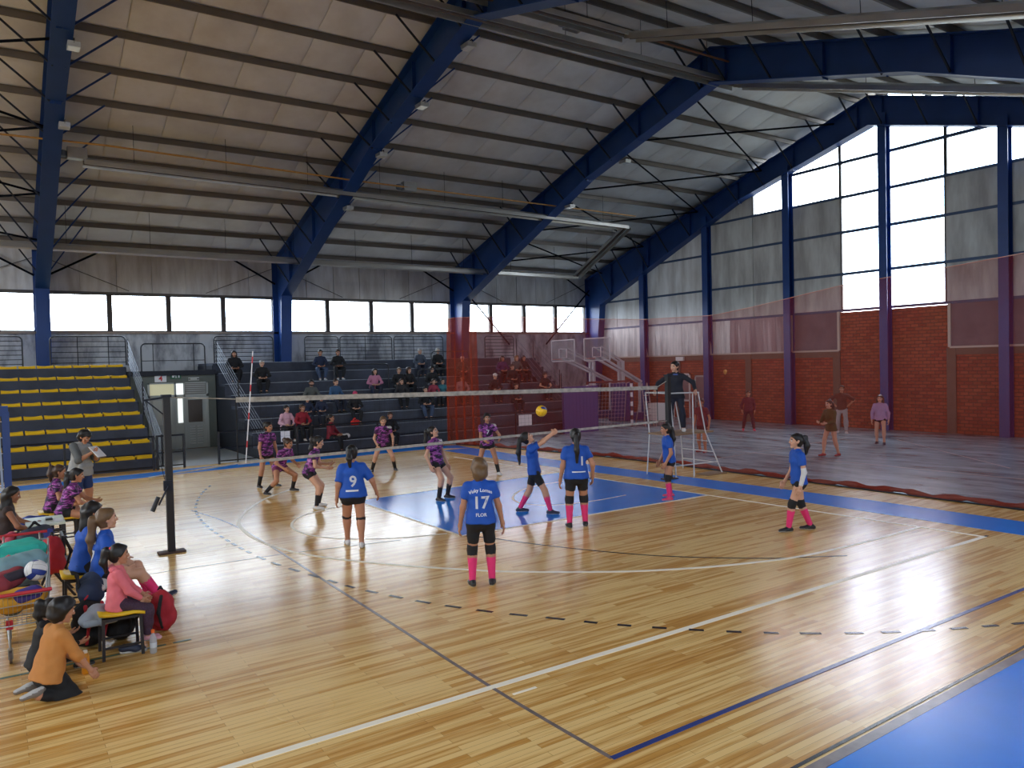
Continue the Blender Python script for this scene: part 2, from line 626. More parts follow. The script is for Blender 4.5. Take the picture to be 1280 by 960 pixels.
ribbon('dark_arc_line', [(-6.26, 5.42), (-6.0, 4.95), (-5.75, 4.3), (-5.47, 3.67), (-5.13, 3.02), (-4.75, 2.42), (-4.28, 1.88), (-3.62, 1.28), (-3.2, 1.0), (-2.64, 0.66)], 0.035, M_DARKPAINT, 0.0040, sm=True)
ribbon('volleyball_side_line', [(-9.13, -1.58), (-9.17, 0.0), (-9.14, 3.0), (-9.12, 8.6), (-9.45, 11.2)], 0.035, M_FADED, 0.0036, sm=True)
ribbon('volleyball_end_line', [(-9.13, -1.58), (-7.32, -1.565), (-5.3, -1.56), (-2.5, -1.57), (2.4, -1.57)], 0.05, M_BLUELINE, 0.0042)
ribbon('short_white_mark', [(-9.1, -0.25), (-8.85, -0.25)], 0.03, M_WHITEPAINT)
dash = smooth_line([(-8.32, 14.55), (-8.78, 13.37), (-9.14, 12.16), (-9.41, 10.94), (-9.55, 9.51), (-9.57, 8.03), (-9.5, 6.57), (-9.36, 5.5), (-9.13, 4.5), (-8.94, 3.71), (-8.74, 3.17), (-8.52, 2.63), (-8.25, 2.11), (-7.96, 1.62),
                    (-7.62, 1.14), (-7.28, 0.64), (-6.9, 0.17), (-6.48, -0.29), (-6.04, -0.71), (-5.58, -1.08), (-4.95, -1.5), (-4.3, -1.85), (-3.65, -2.15), (-2.9, -2.4)], 8)
acc, seg, on = 0.0, [dash[0]], True
for a, b in zip(dash, dash[1:]):
    if on:
        seg.append(b)
    acc += (b - a).length
    if acc > (0.15 if on else 0.165):
        if on and len(seg) > 1:
            ribbon('free_throw_dash', [seg[0], seg[-1]], 0.05, M_DARKPAINT, 0.0044)
        on = not on
        seg = [b]
        acc = 0.0
ribbon('green_tape', [(-16, 3.05), (-11.35, 3.02)], 0.035, M_GREENTAPE, 0.0024)
ribbon('green_tape', [(-11.28, 3.02), (-11.1, 3.02)], 0.035, M_GREENTAPE, 0.0024)
ribbon('dark_line', [(-11.9, 6.3), (-9.15, 6.18), (-7.25, 5.84)], 0.02, M_FADED, 0.003)
for a, b in (((6.5, -3), (6.1, 16)), ((4.0, 9.2), (12, 9.9)), ((8, 3), (12.5, 8.4))):
    ribbon('worn_line', [a, b], 0.05, MATS.get('worn_line') or mat('worn_line', (150, 150, 150), 0.4, noise=0.5, nscale=5), 0.003, floor2)

patch('passage_floor', [(-8.72, 19.2), (-5.74, 19.2), (-5.74, 24.8), (-8.72, 24.8)], mat('passage_concrete', (190, 200, 208), .3, noise=.15), .006)
# ------------------------------------------------------------------ roof: ceiling slab, insulation sheets, purlins
def slope_poly(y0, y1, t):
    return [(y0, roof(y0)), (y1, roof(y1)), (y1, roof(y1) + t), (y0, roof(y0) + t)]


ceiling = struct('ceiling', MB().prism([(YF - .3, roof(YF - .3) + .03), (RY, RZ + .03), (YB + .3, roof(YB + .3) + .03), (YB + .3, roof(YB + .3) + .3), (RY, RZ + .3), (YF - .3, roof(YF - .3) + .3)], 0, XL - .3, XR + .4), M_MEMB,
                 'pitched roof lined with pale insulation membrane')
NP = 12
PY_B = [RY + 0.5 + (YB - 0.7 - RY - 0.5) * i / (NP - 1) for i in range(NP)]
PY_F = [RY - 0.5 - (RY - 0.5 - YF - 0.7) * i / (NP - 1) for i in range(NP)]
for side, ys in ((1, PY_B), (-1, PY_F)):
    end = YB if side > 0 else YF
    x = 15.55
    k = 0
    me = None
    while x > -14.5:
        w = 1.485
        mb = MB()
        rows = []
        stops = [RY] + ys + [end]
        for a, b in zip(stops, stops[1:]):
            for s in range(4):
                t = s / 4
                y = a + (b - a) * t
                rows.append((y, roof(y) - 0.045 * math.sin(math.pi * t)))
        rows.append((end, roof(end)))
        vs_, fs = [], []
        for y, z in rows:
            for xx, dz in ((0.008, 0.014), (0.08, -0.004), (w / 2, -0.01), (w - .08, -0.004), (w - .008, 0.014)):
                vs_.append((xx, y, z + dz))
        for i in range(len(rows) - 1):
            for j in range(4):
                q = (i * 5 + j, i * 5 + j + 1, (i + 1) * 5 + j + 1, (i + 1) * 5 + j)
                fs.append(q)
        if me is None:
            me = mb.add(vs_, fs).mesh('insulation_sheet', M_MEMB, True)
        link('insulation_sheet', me, ceiling, (x - w, 0, 0))
        x -= w
        k += 1
pm = None
for ys in (PY_B, PY_F):
    for y in ys:
        z = roof(y)
        if pm is None:
            # Z section, 200 mm deep
            pm = MB().box(XL, XR, -.006, .006, -.16, 0.0).box(XL, XR, -.006, .055, -.166, -.156).box(XL, XR, -.065, .006, -.01, 0).mesh('purlin', M_PURLIN)
        link('purlin', pm, ceiling, (0, y, z - 0.02))

# ------------------------------------------------------------------ steel portal frames
def frame_half(root, s, wide=0.46):
    """s=+1 back half, -1 front half (mirrored about the ridge)"""
    def Y(y):
        return y if s > 0 else 2 * RY - y
    yo = YB - 0.06 if s > 0 else 2 * RY - YF - 0.06
    top = lambda y: RZ - 0.23 - RK * (y - RY)
    ki, kz = yo - 1.25, top(yo) - 1.5
    # column web and flanges
    col = MB()
    col.prism([(Y(yo), 0), (Y(yo - .55), 0), (Y(ki), kz), (Y(ki), kz + .1), (Y(yo), top(yo))], 0, -.01, .01)
    col.bar((0, Y(yo - .55), 0), (0, Y(ki), kz), wide, .03, (0, 1, 0))
    col.bar((0, Y(yo - .015), 0), (0, Y(yo - .015), top(yo)), wide, .03, (0, 1, 0))
    col.box(-wide * .7, wide * .7, min(Y(yo), Y(yo - .65)), max(Y(yo), Y(yo - .65)), 0, .03)
    col.build('column', M_BLUE, root)
    raf = MB()
    pts_t = [(RY, top(RY)), (yo, top(yo))]
    pts_b = [(ki, kz), (RY + 6.3, top(RY + 6.3) - .88), (RY, top(RY) - 1.1)]
    raf.prism([(Y(a), b) for a, b in pts_t + pts_b], 0, -.009, .009)
    raf.bar((0, Y(RY), top(RY)), (0, Y(yo), top(yo)), wide, .025)
    for (a, b), (c, d) in zip(pts_b, pts_b[1:]):
        raf.bar((0, Y(a), b), (0, Y(c), d), wide, .03)
    raf.build('rafter', M_BLUE, root)
    bot = lambda y: (kz + (top(RY + 6.3) - .88 - kz) * (ki - y) / (ki - RY - 6.3)) if y > RY + 6.3 else (top(RY) - 1.1 + (top(RY + 6.3) - .88 - top(RY) + 1.0) * (y - RY) / 6.3)
    ys = PY_B if s > 0 else [2 * RY - y for y in PY_F]
    for i, y in enumerate(ys[:-1]):
        yb = y
        if i % 2 == 0:
            MB().bar((0.07, Y(y), top(y)), (0.07, Y(y), bot(y)), .12, .012, (0, 1, 0)).bar((-0.07, Y(y), top(y)), (-0.07, Y(y), bot(y)), .12, .012, (0, 1, 0)).build('stiffener', M_BLUE, root)
        for sx in (-1, 1):
            MB().bar((sx * .12, Y(yb), bot(yb) + .06), (sx * 1.3, Y(yb), roof(Y(y)) - .17), .045, .045).build('flange_brace', M_DARKSTEEL if sx < 0 else M_BLUE, root)
    return bot


FLABEL = {2: 'blue steel portal frame nearest the camera, left of the first window bay', 3: 'blue steel portal frame second from the left, above the middle of the dark terrace',
          4: 'blue steel portal frame third from the left, whose rafter bends over at the ridge', 5: 'blue steel portal frame standing against the brick gable wall'}
frames = {}
for i, fx in enumerate(FX):
    if i < 2:
        continue
    root = empty('steel_frame', (fx, 0, 0))
    root['kind'] = 'structure'
    root['label'] = FLABEL[i]
    BOT = frame_half(root, 1)
    if i < 5:
        frame_half(root, -1)
    else:
        frame_half(root, -1)
    frames[i] = root

# ------------------------------------------------------------------ back wall (long side with the strip of windows)
wb = MB()
wb.box(XL - .3, XR + .3, YB, YB + .25, 0, WZ0 - .06)
wall_back = struct('wall_back', wb, M_GREYWALL, 'stained grey wall behind the terraces')
MB().box(XL - .3, XR + .3, YB + .04, YB + .25, WZ1 + .06, roof(YB) + .1).build('upper_wall', M_WALLP, wall_back)
x = XR
k = 0
pmesh = MB().box(0.012, 1.26, YB - .01, YB + .05, WZ1 + .06, roof(YB) + .02).mesh('wall_panel', M_WALLP)
while x > -14.5:
    link('wall_panel', pmesh, wall_back, (x - 1.275, random.uniform(-.012, .012), 0))
    x -= 1.275
MB().box(XL, XR, YB - .09, YB + .02, WZ0 - .12, WZ0 - .04).build('window_sill', mat('sill_paint', (150, 132, 120), 0.6), wall_back)
MB().box(XL, XR, YB - .05, YB + .02, WZ1 + .03, WZ1 + .11).build('window_head', M_ALU, wall_back)

wi = 0
M_MULL = mat('brown_mullion', (70, 62, 58), 0.7)


def strip_window(x0, x1, y, dy, n):
    """one glazed light of the side strip: frame, pane, glazing line"""
    global wi
    wi += 1
    e = empty('window_%d' % wi)
    e['kind'] = 'structure'
    f = .05
    mb = MB()
    mb.box(x0, x1, y - .04, y + .04, WZ0 - .04, WZ0 + f - .04).box(x0, x1, y - .04, y + .04, WZ1 - f + .04, WZ1 + .04)
    mb.box(x0, x0 + f * 1.3, y - .04, y + .04, WZ0, WZ1).box(x1 - f * 1.3, x1, y - .04, y + .04, WZ0, WZ1)
    mb.build('window_frame', M_ALU, e)
    for a, b in ((x0 + f, x0 + (x1 - x0) * n), (x0 + (x1 - x0) * n + .012, x1 - f)) if n else ((x0 + f, x1 - f),):
        MB().box(a, b, y - .006, y + .006, WZ0, WZ1).build('pane', M_GLASS, e)


edges = []
for a, b in zip(FX, FX[1:]):
    st = (b - a - .3) / 4
    edges += [(a + .15 + st * j, a + .15 + st * (j + 1)) for j in range(4)]
for j, (a, b) in enumerate(edges):
    strip_window(a + .03, b - .03, YB + .08, 1, (0.4, 0.62, 0, 0.7)[j % 4])
for j, (a, b) in enumerate(edges):
    MB().box(b - .09, b + .09, YB - .0, YB + .2, WZ0 - .05, WZ1 + .05).build('mullion', M_MULL, wall_back)
for a in FX:
    MB().box(a - .13, a + .13, YB + .02, YB + .24, WZ0 - .1, WZ1 + .1).build('window_pier', M_ALU, wall_back)

# front wall behind the camera, with the same window strip
wall_front = struct('wall_front', MB().box(XL - .3, XR + .3, YF - .25, YF, 0, WZ0 - .04).box(XL - .3, XR + .3, YF - .25, YF, WZ1 + .04, roof(YF) + .1), M_WALLP, 'side wall behind the camera')
for j, (a, b) in enumerate(edges):
    strip_window(a + .03, b - .03, YF - .08, -1, 0)

# ------------------------------------------------------------------ gable wall (brick below, panels and tall window above)
GX = 15.62
CY = [2.0, 6.24, 10.42, 14.7, 19.2, 23.5]          # gable posts
GZ = [4.69, 6.15, 7.82, 9.22, 10.6]                 # girts
wall_right = struct('wall_right', MB().box(GX, GX + .25, YF - .3, YB + .3, 0, 3.1).box(GX, GX + .25, 8.15, 12.45, 3.1, 4.62), M_BRICK, 'red brick gable wall with concrete ribs')
gp = lambda y0, y1, z0, z1: [(y0, z0), (y1, z0), (y1, min(z1, roof(y1) + .05)), (y0, min(z1, roof(y0) + .05))]


def gable_panel(name, y0, y1, z0, z1, m, dx=0.0):
    lo = max(roof(y0), roof(y1))
    if z0 >= lo:
        return
    poly = [(y0 + .012, z0), (y1 - .012, z0)]
    za, zb = min(z1, roof(y1) + .02), min(z1, roof(y0) + .02)
    if za > z0:
        poly.append((y1 - .012, za))
    else:
        yy = RY + (RZ + .02 - z0) / RK * (1 if y1 > RY else -1)
        poly[1] = (yy, z0)
    if (roof(y1) - z1) * (roof(y0) - z1) < 0:
        yy = RY + (RZ + .02 - z1) / RK * (1 if (y0 + y1) / 2 > RY else -1)
        poly.append((yy, z1))
    if zb > z0:
        poly.append((y0 + .012, zb))
    else:
        yy = RY + (RZ + .02 - z0) / RK * (1 if y0 > RY else -1)
        poly[0] = (yy, z0)
    MB().prism(poly, 0, GX - .02 + dx, GX + .1 + dx).build(name, m, wall_right)


M_MUSTY = stained('weathered_green_grey_panel', (202, 205, 202), (160, 158, 156), (0.9, 0.9, 0.2), 0.34, 0.64, 0.62, 0.2, 2.0)
cols = [YF, -6.2, -2.1] + CY + [28.0]
zs = GZ + [12.0, 13.6]
for a, b in zip(cols, cols[1:]):
    mid = (a + b) / 2 if not (abs(a - 10.42) < .1) else 12.36
    if abs(a - 6.24) < .1:
        mid = 8.25
    if abs(a - 14.7) < .1:
        mid = 16.65
    if abs(a - 2.0) < .1:
        mid = 4.2
    for y0, y1 in ((a, mid), (mid, b)):
        for z0, z1 in zip(zs, zs[1:]):
            glazed = (8.2 < y0 < 12.3) or (z0 > 9.1 and 4.1 < y0 < 16.6)
            if not glazed:
                gable_panel('wall_panel', y0, y1, z0 + .01, z1 - .01, M_MUSTY if y1 < 20 else M_WALLP, random.uniform(-.012, .012))
# backing behind the panels (outer skin)
for poly in ([(YF - .3, 3.1), (8.15, 3.1), (8.15, 9.25), (4.2, 9.25), (4.2, roof(4.2) + .1), (YF - .3, roof(YF) + .1)], [(12.45, 3.1), (YB + .3, 3.1), (YB + .3, roof(YB) + .1), (16.65, roof(16.65) + .1), (16.65, 9.25), (12.45, 9.25)]):
    MB().prism(poly, 0, GX + .12, GX + .25).build('outer_skin', M_WALLP, wall_right)
# lower strip of foil and boards between brick and girt
for y0, y1, m in ((23.5, 27.9, M_FOIL), (19.2, 23.5, M_FOIL), (18.0, 19.2, M_FOIL), (14.75, 18.0, MATS.get('mauve_sheet') or stained('mauve_sheet', (150, 128, 132), (116, 96, 100), (1.0, 1.4, 0.1), 0.36, 0.62, 0.35, 1.0, 1.6)), (12.48, 14.65, M_MAUVE), (6.24, 8.13, M_MAUVE), (2.0, 6.24, M_MAUVE), (-2.1, 2.0, M_MAUVE), (-9, -2.1, M_MAUVE)):
    n = 14
    vs_, fs = [], []
    for i in range(n + 1):
        y = y0 + (y1 - y0) * i / n
        d = 0.0 if m is M_MAUVE else random.uniform(-.035, .035)
        vs_ += [(GX - .05 + d, y, 3.12), (GX - .03, y, 4.66), (GX + .02, y, 4.66), (GX + .02, y, 3.12)]
    for i in range(n):
        for j in range(4):
            fs.append((4 * i + j, 4 * i + (j + 1) % 4, 4 * i + 4 + (j + 1) % 4, 4 * i + 4 + j))
    fs += [(0, 1, 2, 3), (4 * n + 3, 4 * n + 2, 4 * n + 1, 4 * n)]
    MB().add(vs_, fs).build('lower_sheet', m, wall_right)
    MB().box(GX - .08, GX + .02, y0, y1, 3.06, 3.13).build('edge_batten', mat('pale_batten', (186, 178, 166), 0.6), wall_right)
for y in (12.47, 8.14, 14.67):
    MB().box(GX - .09, GX + .02, y - .05, y + .05, 3.1, 4.66).build('edge_batten', MATS['pale_batten'], wall_right)
M_RIB = mat('grey_concrete_rib', (112, 92, 80), 0.85, noise=0.2, nscale=3)
for y in (25.6, 21.3, 17.0, 12.6, 8.1, 4.1):
    MB().box(GX - .05, GX + .02, y - .16, y + .16, 0, 3.08).build('concrete_rib', M_RIB, wall_right)
MB().box(GX - .04, GX + .02, 12.6, YB, 2.82, 3.06).build('concrete_band', M_RIB, wall_right)
MB().box(GX - .04, GX + .02, YF, 8.1, 2.82, 3.06).build('concrete_band', M_RIB, wall_right)
# gable posts and girts
for i, y in enumerate(CY):
    p = MB()
    zt = roof(y) - .85
    p.box(GX - .36, GX - .33, y - .16, y + .16, 0, zt).box(GX - .06, GX - .03, y - .16, y + .16, 0, zt).box(GX - .33, GX - .06, y - .012, y + .012, 0, zt)
    p.build('gable_post', M_BLUE, wall_right)
for z in GZ:
    ya, yb = RY - (RZ - z) / RK, RY + (RZ - z) / RK
    MB().box(GX - .045, GX + .015, max(ya, YF), min(yb, YB), z - .05, z + .05).build('girt', mat('girt_steel', (60, 80, 110), 0.5, metal=.2), wall_right)
# tall gable window: one window object per glazed light
def gable_light(y0, y1, z0, z1):
    global wi
    ymax = max(roof(y0), roof(y1))
    if z0 >= ymax - .1:
        return
    za, zb = min(z1, roof(y0) + .02), min(z1, roof(y1) + .02)
    poly = [(y0, z0), (y1, z0), (y1, max(zb, z0 + .01)), (y0, max(za, z0 + .01))]
    if (roof(y1) - z1) * (roof(y0) - z1) < 0:
        yy = RY + (RZ + .02 - z1) / RK * (1 if (y0 + y1) / 2 > RY else -1)
        poly = [(y0, z0), (y1, z0), (y1, zb), (yy, z1), (y0, za)]
    wi += 1
    e = empty('window_%d' % wi)
    e['kind'] = 'structure'
    MB().prism(poly, 0, GX + .02, GX + .032).build('pane', M_GLASS, e)
    fr = MB()
    for (a, b), (c, d) in zip(poly, poly[1:] + poly[:1]):
        if math.hypot(c - a, d - b) > .05:
            fr.bar((GX + .02, a, b), (GX + .02, c, d), .07, .09, (1, 0, 0))
    fr.build('window_frame', M_ALU, e)


ge = [4.2, 6.24, 8.25, 10.42, 12.36, 14.7, 16.65]
for a, b in zip(ge, ge[1:]):
    for z0, z1 in zip(zs, zs[1:]):
        if (8.2 < a < 12.3) or z0 > 9.1:
            gable_light(a + .02, b - .02, z0 + .02, z1 - .02)

# end wall behind the camera on the left, with its own tall window
wl = MB()
wl.prism([(YF - .3, 0), (YB + .3, 0), (YB + .3, roof(YB) + .1), (16.5, roof(16.5) + .1), (16.5, 6.6), (4.1, 6.6), (4.1, roof(4.1) + .1), (YF - .3, roof(YF) + .1)], 0, XL - .25, XL)
wl.prism([(4.1, 11.9), (16.5, 11.9), (16.5, roof(16.5) + .2), (RY, RZ + .3), (4.1, roof(4.1) + .2)], 0, XL - .25, XL) if False else None
wall_left = struct('wall_left', wl, M_WALLP, 'far end wall outside the view')

# ------------------------------------------------------------------ terraces
RN = 8
ry = lambda i: 19.3 + 0.87 * i
rz = lambda i: 0.40 + 0.40 * i
M_NOSE = mat('pale_step_edge', (150, 160, 172), 0.6)
M_DARKPLINTH = mat('dark_plinth', (34, 38, 48), 0.8)  # one even dark colour for plinth, side panels and landing slab


def terrace(label, x0, x1, seats, nosing):
    t = thing('terrace', label, 'bleachers')
    for i in range(RN):
        y1 = YB - .02 if i == RN - 1 else ry(i + 1)
        top = rz(i) - (.07 if seats else 0)
        MB().box(x0, x1, ry(i), y1, 0 if i == 0 else rz(i - 1) - .12, top).build('step', M_STEP, t)
        if nosing:
            MB().box(x0, x1, ry(i) - .012, ry(i) + .03, top - .012, top + .004).build('step_edge', M_NOSE, t)
    MB().box(x0, x1, ry(0) + .02, YB - .03, 0, .2).build('plinth', M_DARKPLINTH, t)
    for xx in (x0 - .02, x1):
        poly = [(ry(0) + .01, 0), (YB - .03, 0), (YB - .03, rz(RN - 1) - .09)]
        for i in range(RN - 1, -1, -1):
            poly += [(ry(i) + .01, rz(i) - .09), (ry(i) + .01, (rz(i - 1) - .09) if i else 0)]
        MB().prism(poly[:-1], 0, xx, xx + .02).build('side_panel', M_DARKPLINTH, t)
    return t


ter1 = terrace('tall terrace with rows of yellow seats on the left, behind the coach', -20, -8.75, True, False)
ter2 = terrace('dark slate terrace with seated spectators in the middle of the back wall', -5.7, 8.25, False, True)
# yellow bucket seats without backs
seat = MB()
prof = [(-.02, -.05), (-.03, -.015), (.0, .02), (.07, .008), (.2, -.012), (.33, -.004), (.4, .035), (.42, .0), (.4, -.05)]
n = 6
vs_, fs = [], []
for j in range(n + 1):
    xx = -.245 + .49 * j / n
    lift = .024 * abs(2 * j / n - 1) ** 2
    for (y, z) in prof:
        vs_.append((xx, y, z + (lift if 2 <= prof.index((y, z)) <= 6 else 0)))
m_ = len(prof)
for j in range(n):
    for i in range(m_):
        i2 = (i + 1) % m_
        fs.append((j * m_ + i, j * m_ + i2, (j + 1) * m_ + i2, (j + 1) * m_ + i))
fs += [tuple(range(m_)), tuple(n * m_ + i for i in range(m_))[::-1]]
seat_me = seat.add(vs_, fs).mesh('seat', M_YELLOW, False)
for i in range(RN):
    for k in range(11):
        link('seat', seat_me, ter1, (-9.08 - .545 * k, ry(i) + .02, rz(i) - .02))

# passage between the terraces: landing, rear wall, door
M_GREENWALL = mat('dull_green_paint', (98, 104, 98), 0.7, noise=0.1)
wp = struct('wall_passage', MB().box(-8.7, -8.14, 24.8, 24.95, 0, 2.76).box(-6.04, -5.76, 24.8, 24.95, 0, 2.76).box(-8.14, -6.04, 24.8, 24.95, 2.5, 2.76), M_GREENWALL, 'dull green wall at the end of the passage between terraces')
MB().box(-8.7, -5.76, 24.7, YB - .02, 2.77, 2.95).build('landing_slab', M_DARKPLINTH, wp)
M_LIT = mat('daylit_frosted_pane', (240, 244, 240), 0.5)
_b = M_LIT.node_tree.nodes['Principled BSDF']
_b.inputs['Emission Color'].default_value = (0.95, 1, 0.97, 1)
_b.inputs['Emission Strength'].default_value = 0.9  # glow put into the pane in place of daylight from behind
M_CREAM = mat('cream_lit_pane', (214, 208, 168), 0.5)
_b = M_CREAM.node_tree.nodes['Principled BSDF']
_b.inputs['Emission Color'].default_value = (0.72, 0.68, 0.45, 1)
_b.inputs['Emission Strength'].default_value = 0.32  # faint yellowish glow put into the pane for light behind it
M_DOORGREY = mat('pale_grey_door_paint', (168, 172, 168), 0.5)
d1 = empty('door_1')
d1['kind'] = 'structure'
d1['label'] = 'pale grey double door with glazed panels at the end of the passage'
fr = MB()
for a, b, c, d in ((-8.14, -8.07, 0, 2.5), (-7.24, -7.17, 0, 2.5), (-6.92, -6.86, 0, 2.5), (-6.11, -6.04, 0, 2.5), (-8.14, -6.04, 1.96, 2.05), (-8.14, -6.04, 2.46, 2.5)):
    fr.box(a, b, 24.78, 24.88, c, d)
fr.build('door_frame', M_DOORGREY, d1)
MB().box(-8.07, -7.24, 24.82, 24.84, 2.05, 2.46).build('fanlight', M_CREAM, d1)
MB().box(-7.17, -6.92, 24.82, 24.84, 2.05, 2.46).build('fanlight', M_LIT, d1)
vg = MB().box(-6.86, -6.11, 24.84, 24.86, 2.05, 2.46)
vent = vg.build('vent_panel', mat('vent_grey', (120, 116, 112), 0.6), d1)
for k in range(5):
    MB().box(-6.84, -6.13, 24.815, 24.84, 2.09 + .075 * k, 2.125 + .075 * k).build('vent_slat', M_DOORGREY, vent)
lf = MB().box(-8.07, -7.24, 24.81, 24.85, 0.02, 1.96).build('door_leaf', M_DOORGREY, d1)
MB().box(-7.97, -7.34, 24.79, 24.81, .95, 1.86).build('pane', mat('pale_door_pane', (186, 190, 182), 0.3), lf)
lf2 = MB().box(-7.17, -6.92, 24.81, 24.85, 0.02, 1.96).build('door_leaf', M_DOORGREY, d1)
MB().box(-7.13, -6.96, 24.79, 24.81, 1.0, 1.9).build('pane', M_LIT, lf2)
lf3 = MB().box(-6.86, -6.11, 24.81, 24.85, 0.02, 1.96).build('door_leaf', M_DOORGREY, d1)
MB().box(-6.77, -6.27, 24.785, 24.81, 1.0, 1.84).build('pane', mat('brown_door_pane', (74, 64, 56), 0.2), lf3)
for sx in (-6.74, -6.48):
    for k in range(8):
        MB().bar((sx, 24.79, .2 + .09 * k), (sx + .2, 24.79, .2 + .09 * k), .05, .012, (0, .6, 1)).build('louver_slat', M_WHITE, lf3)
MB().tube([(-6.2, 24.78, .95), (-6.2, 24.74, .95), (-6.2, 24.74, 1.1), (-6.2, 24.78, 1.1)], .012, 6).build('handle', M_GALV, lf3)


def text_mesh(body, size, m, name='print', extrude=0.002, align='CENTER'):
    cu = bpy.data.curves.new(name, 'FONT')
    cu.body = body
    cu.size = size
    cu.extrude = extrude
    cu.offset = size * .022
    cu.align_x = align
    cu.align_y = 'CENTER'
    cu.resolution_u = 3
    ob = bpy.data.objects.new(name, cu)
    COL.objects.link(ob)
    dg = bpy.context.evaluated_depsgraph_get()
    me = bpy.data.meshes.new_from_object(ob.evaluated_get(dg))
    bpy.data.objects.remove(ob)
    me.materials.clear()
    me.materials.append(m)
    return me


M_RED = mat('sign_red', (196, 44, 52), 0.5)
M_SIGNGREEN = mat('sign_green', (30, 92, 66), 0.5)
M_SIGNWHITE = mat('sign_white', (226, 226, 230), 0.5)
s4 = thing('number_sign', 'white sign with a red number 4 above the passage door', 'sign', (-7.69, 24.78, 2.66))
MB().box(-.2, .2, -.012, .018, -.125, .125).build('board', M_SIGNWHITE, s4)
o = link('number_print', text_mesh('4', .27, M_RED), s4, (0, -.016, 0))
o.rotation_euler = (math.pi / 2, 0, 0)
se = thing('exit_sign', 'green emergency exit sign with white pictograms above the passage door', 'sign', (-7.165, 24.78, 2.74))
MB().box(-.18, .18, -.012, .018, -.1, .1).build('board', M_SIGNGREEN, se)
MB().prism([(-.13, -.05), (-.06, -.05), (-.06, -.01), (-.03, .02), (-.06, .055), (-.1, .03), (-.13, .03)], 1, -.016, -.011).build('arrow_print', M_SIGNWHITE, se)
MB().box(-.01, .015, -.016, -.011, -.05, .04).box(-.03, .04, -.016, -.011, -.06, -.045).build('figure_print', M_SIGNWHITE, se)
MB().box(.08, .125, -.016, -.011, -.06, .06).build('door_print', M_SIGNWHITE, se)
el = thing('emergency_light', 'small grey twin-spot emergency light above the passage door', 'lamp', (-6.55, 24.78, 2.62))
MB().box(-.19, .19, -.05, .018, -.06, .06).build('housing', M_DOORGREY, el)
for sx in (-.15, .15):
    MB().lathe([(.035, 0), (.04, .03), (.03, .035)], (sx, -.06, -.02), 10).build('spot', M_BLACKRAIL, el)


# ------------------------------------------------------------------ railings
def round_frame(mb, x0, x1, z0, z1, y, r=.025, c=.15):
    pts = [(x0, y, z0)]
    for a in range(5):
        an = math.pi - a * math.pi / 8
        pts.append((x0 + c + c * math.cos(an), y, z1 - c + c * math.sin(an)))
    for a in range(5):
        an = math.pi / 2 - a * math.pi / 8
        pts.append((x1 - c + c * math.cos(an), y, z1 - c + c * math.sin(an)))
    pts.append((x1, y, z1 - c))
    pts.append((x1, y, z0))
    mb.tube(pts, r, 6)
    return mb


def guard(label, x0, x1, y, z0, z1, nb, group, posts=()):
    t = thing('guard_rail', label, 'railing', (x0, y, z0), 0, group)
    round_frame(MB(), 0, x1 - x0, 0, z1 - z0, 0).build('frame', M_BLACKRAIL, t)
    for k in range(nb):
        z = (z1 - z0) * (k + .6) / (nb + .6)
        MB().tube([(0, 0, z), (x1 - x0, 0, z)], .013, 5).build('bar', M_BLACKRAIL, t)
    for p in posts:
        MB().tube([(p - x0, 0, 0), (p - x0, 0, z1 - z0)], .016, 5).build('upright', M_BLACKRAIL, t)
    return t


TG = 'black guard rails along the top of the terraces'
guard('black guard rail at the far left edge, above the yellow seats', -14.2, -11.9, 26.2, 3.2, 4.28, 6, TG)
guard('black guard rail above the yellow seats, right of the nearest blue column', -11.06, -8.62, 26.2, 3.2, 4.28, 5, TG, (-10.2, -9.2))
guard('black two-bar guard rail on the landing over the passage', -8.3, -6.1, 24.85, 2.95, 3.95, 1, TG, (-7.9, -6.5))
guard('black guard rail behind the hooded spectator beside the passage', -5.45, -3.1, 26.2, 3.2, 4.28, 6, TG)
guard('black guard rail just right of the second blue column', -1.75, -0.25, 26.2, 3.2, 4.28, 6, TG)
guard('black guard rail above the two spectators in dark jackets', -0.18, 2.3, 26.2, 3.2, 4.28, 6, TG, (1.0,))
guard('black guard rail touching the left edge of the red netting', 2.4, 4.95, 26.2, 3.2, 4.28, 6, TG, (3.4,))
guard('black guard rail behind the red netting, right of the third blue column', 7.3, 9.0, 26.2, 3.2, 4.28, 6, TG)
AG = 'short aisle rails in the middle of the dark terrace'
for lab, a, b, row, hh in (('black aisle rail in front of the two seated men on the upper terrace', -1.75, .55, 4, 1.02), ('black aisle rail in front of the girl in pink', 1.45, 3.6, 3, 1.15), ('black aisle rail beside the red netting near the top rows', 3.0, 4.9, 5, 1.1)):
    g_ = guard(lab, a, b, ry(row) + .1, rz(row), rz(row) + hh, 0, AG, ())
# front rails
FG = 'front railing of the terraces'


def front_rail(label, x0, x1, y, xs, group=FG):
    t = thing('front_rail', label, 'railing', (x0, y, 0), 0, group)
    MB().tube([(0, 0, 1.0), (x1 - x0, 0, 1.0)], .028, 6).build('top_bar', M_BLACKRAIL, t)
    MB().tube([(0, 0, .5), (x1 - x0, 0, .5)], .02, 6).build('middle_bar', M_BLACKRAIL, t)
    MB().tube([(0, 0, .1), (x1 - x0, 0, .1)], .02, 6).build('bottom_bar', M_BLACKRAIL, t)
    for p in xs:
        MB().box(p - x0 - .03, p - x0 + .03, -.03, .03, 0, 1.0).build('post', M_BLACKRAIL, t)


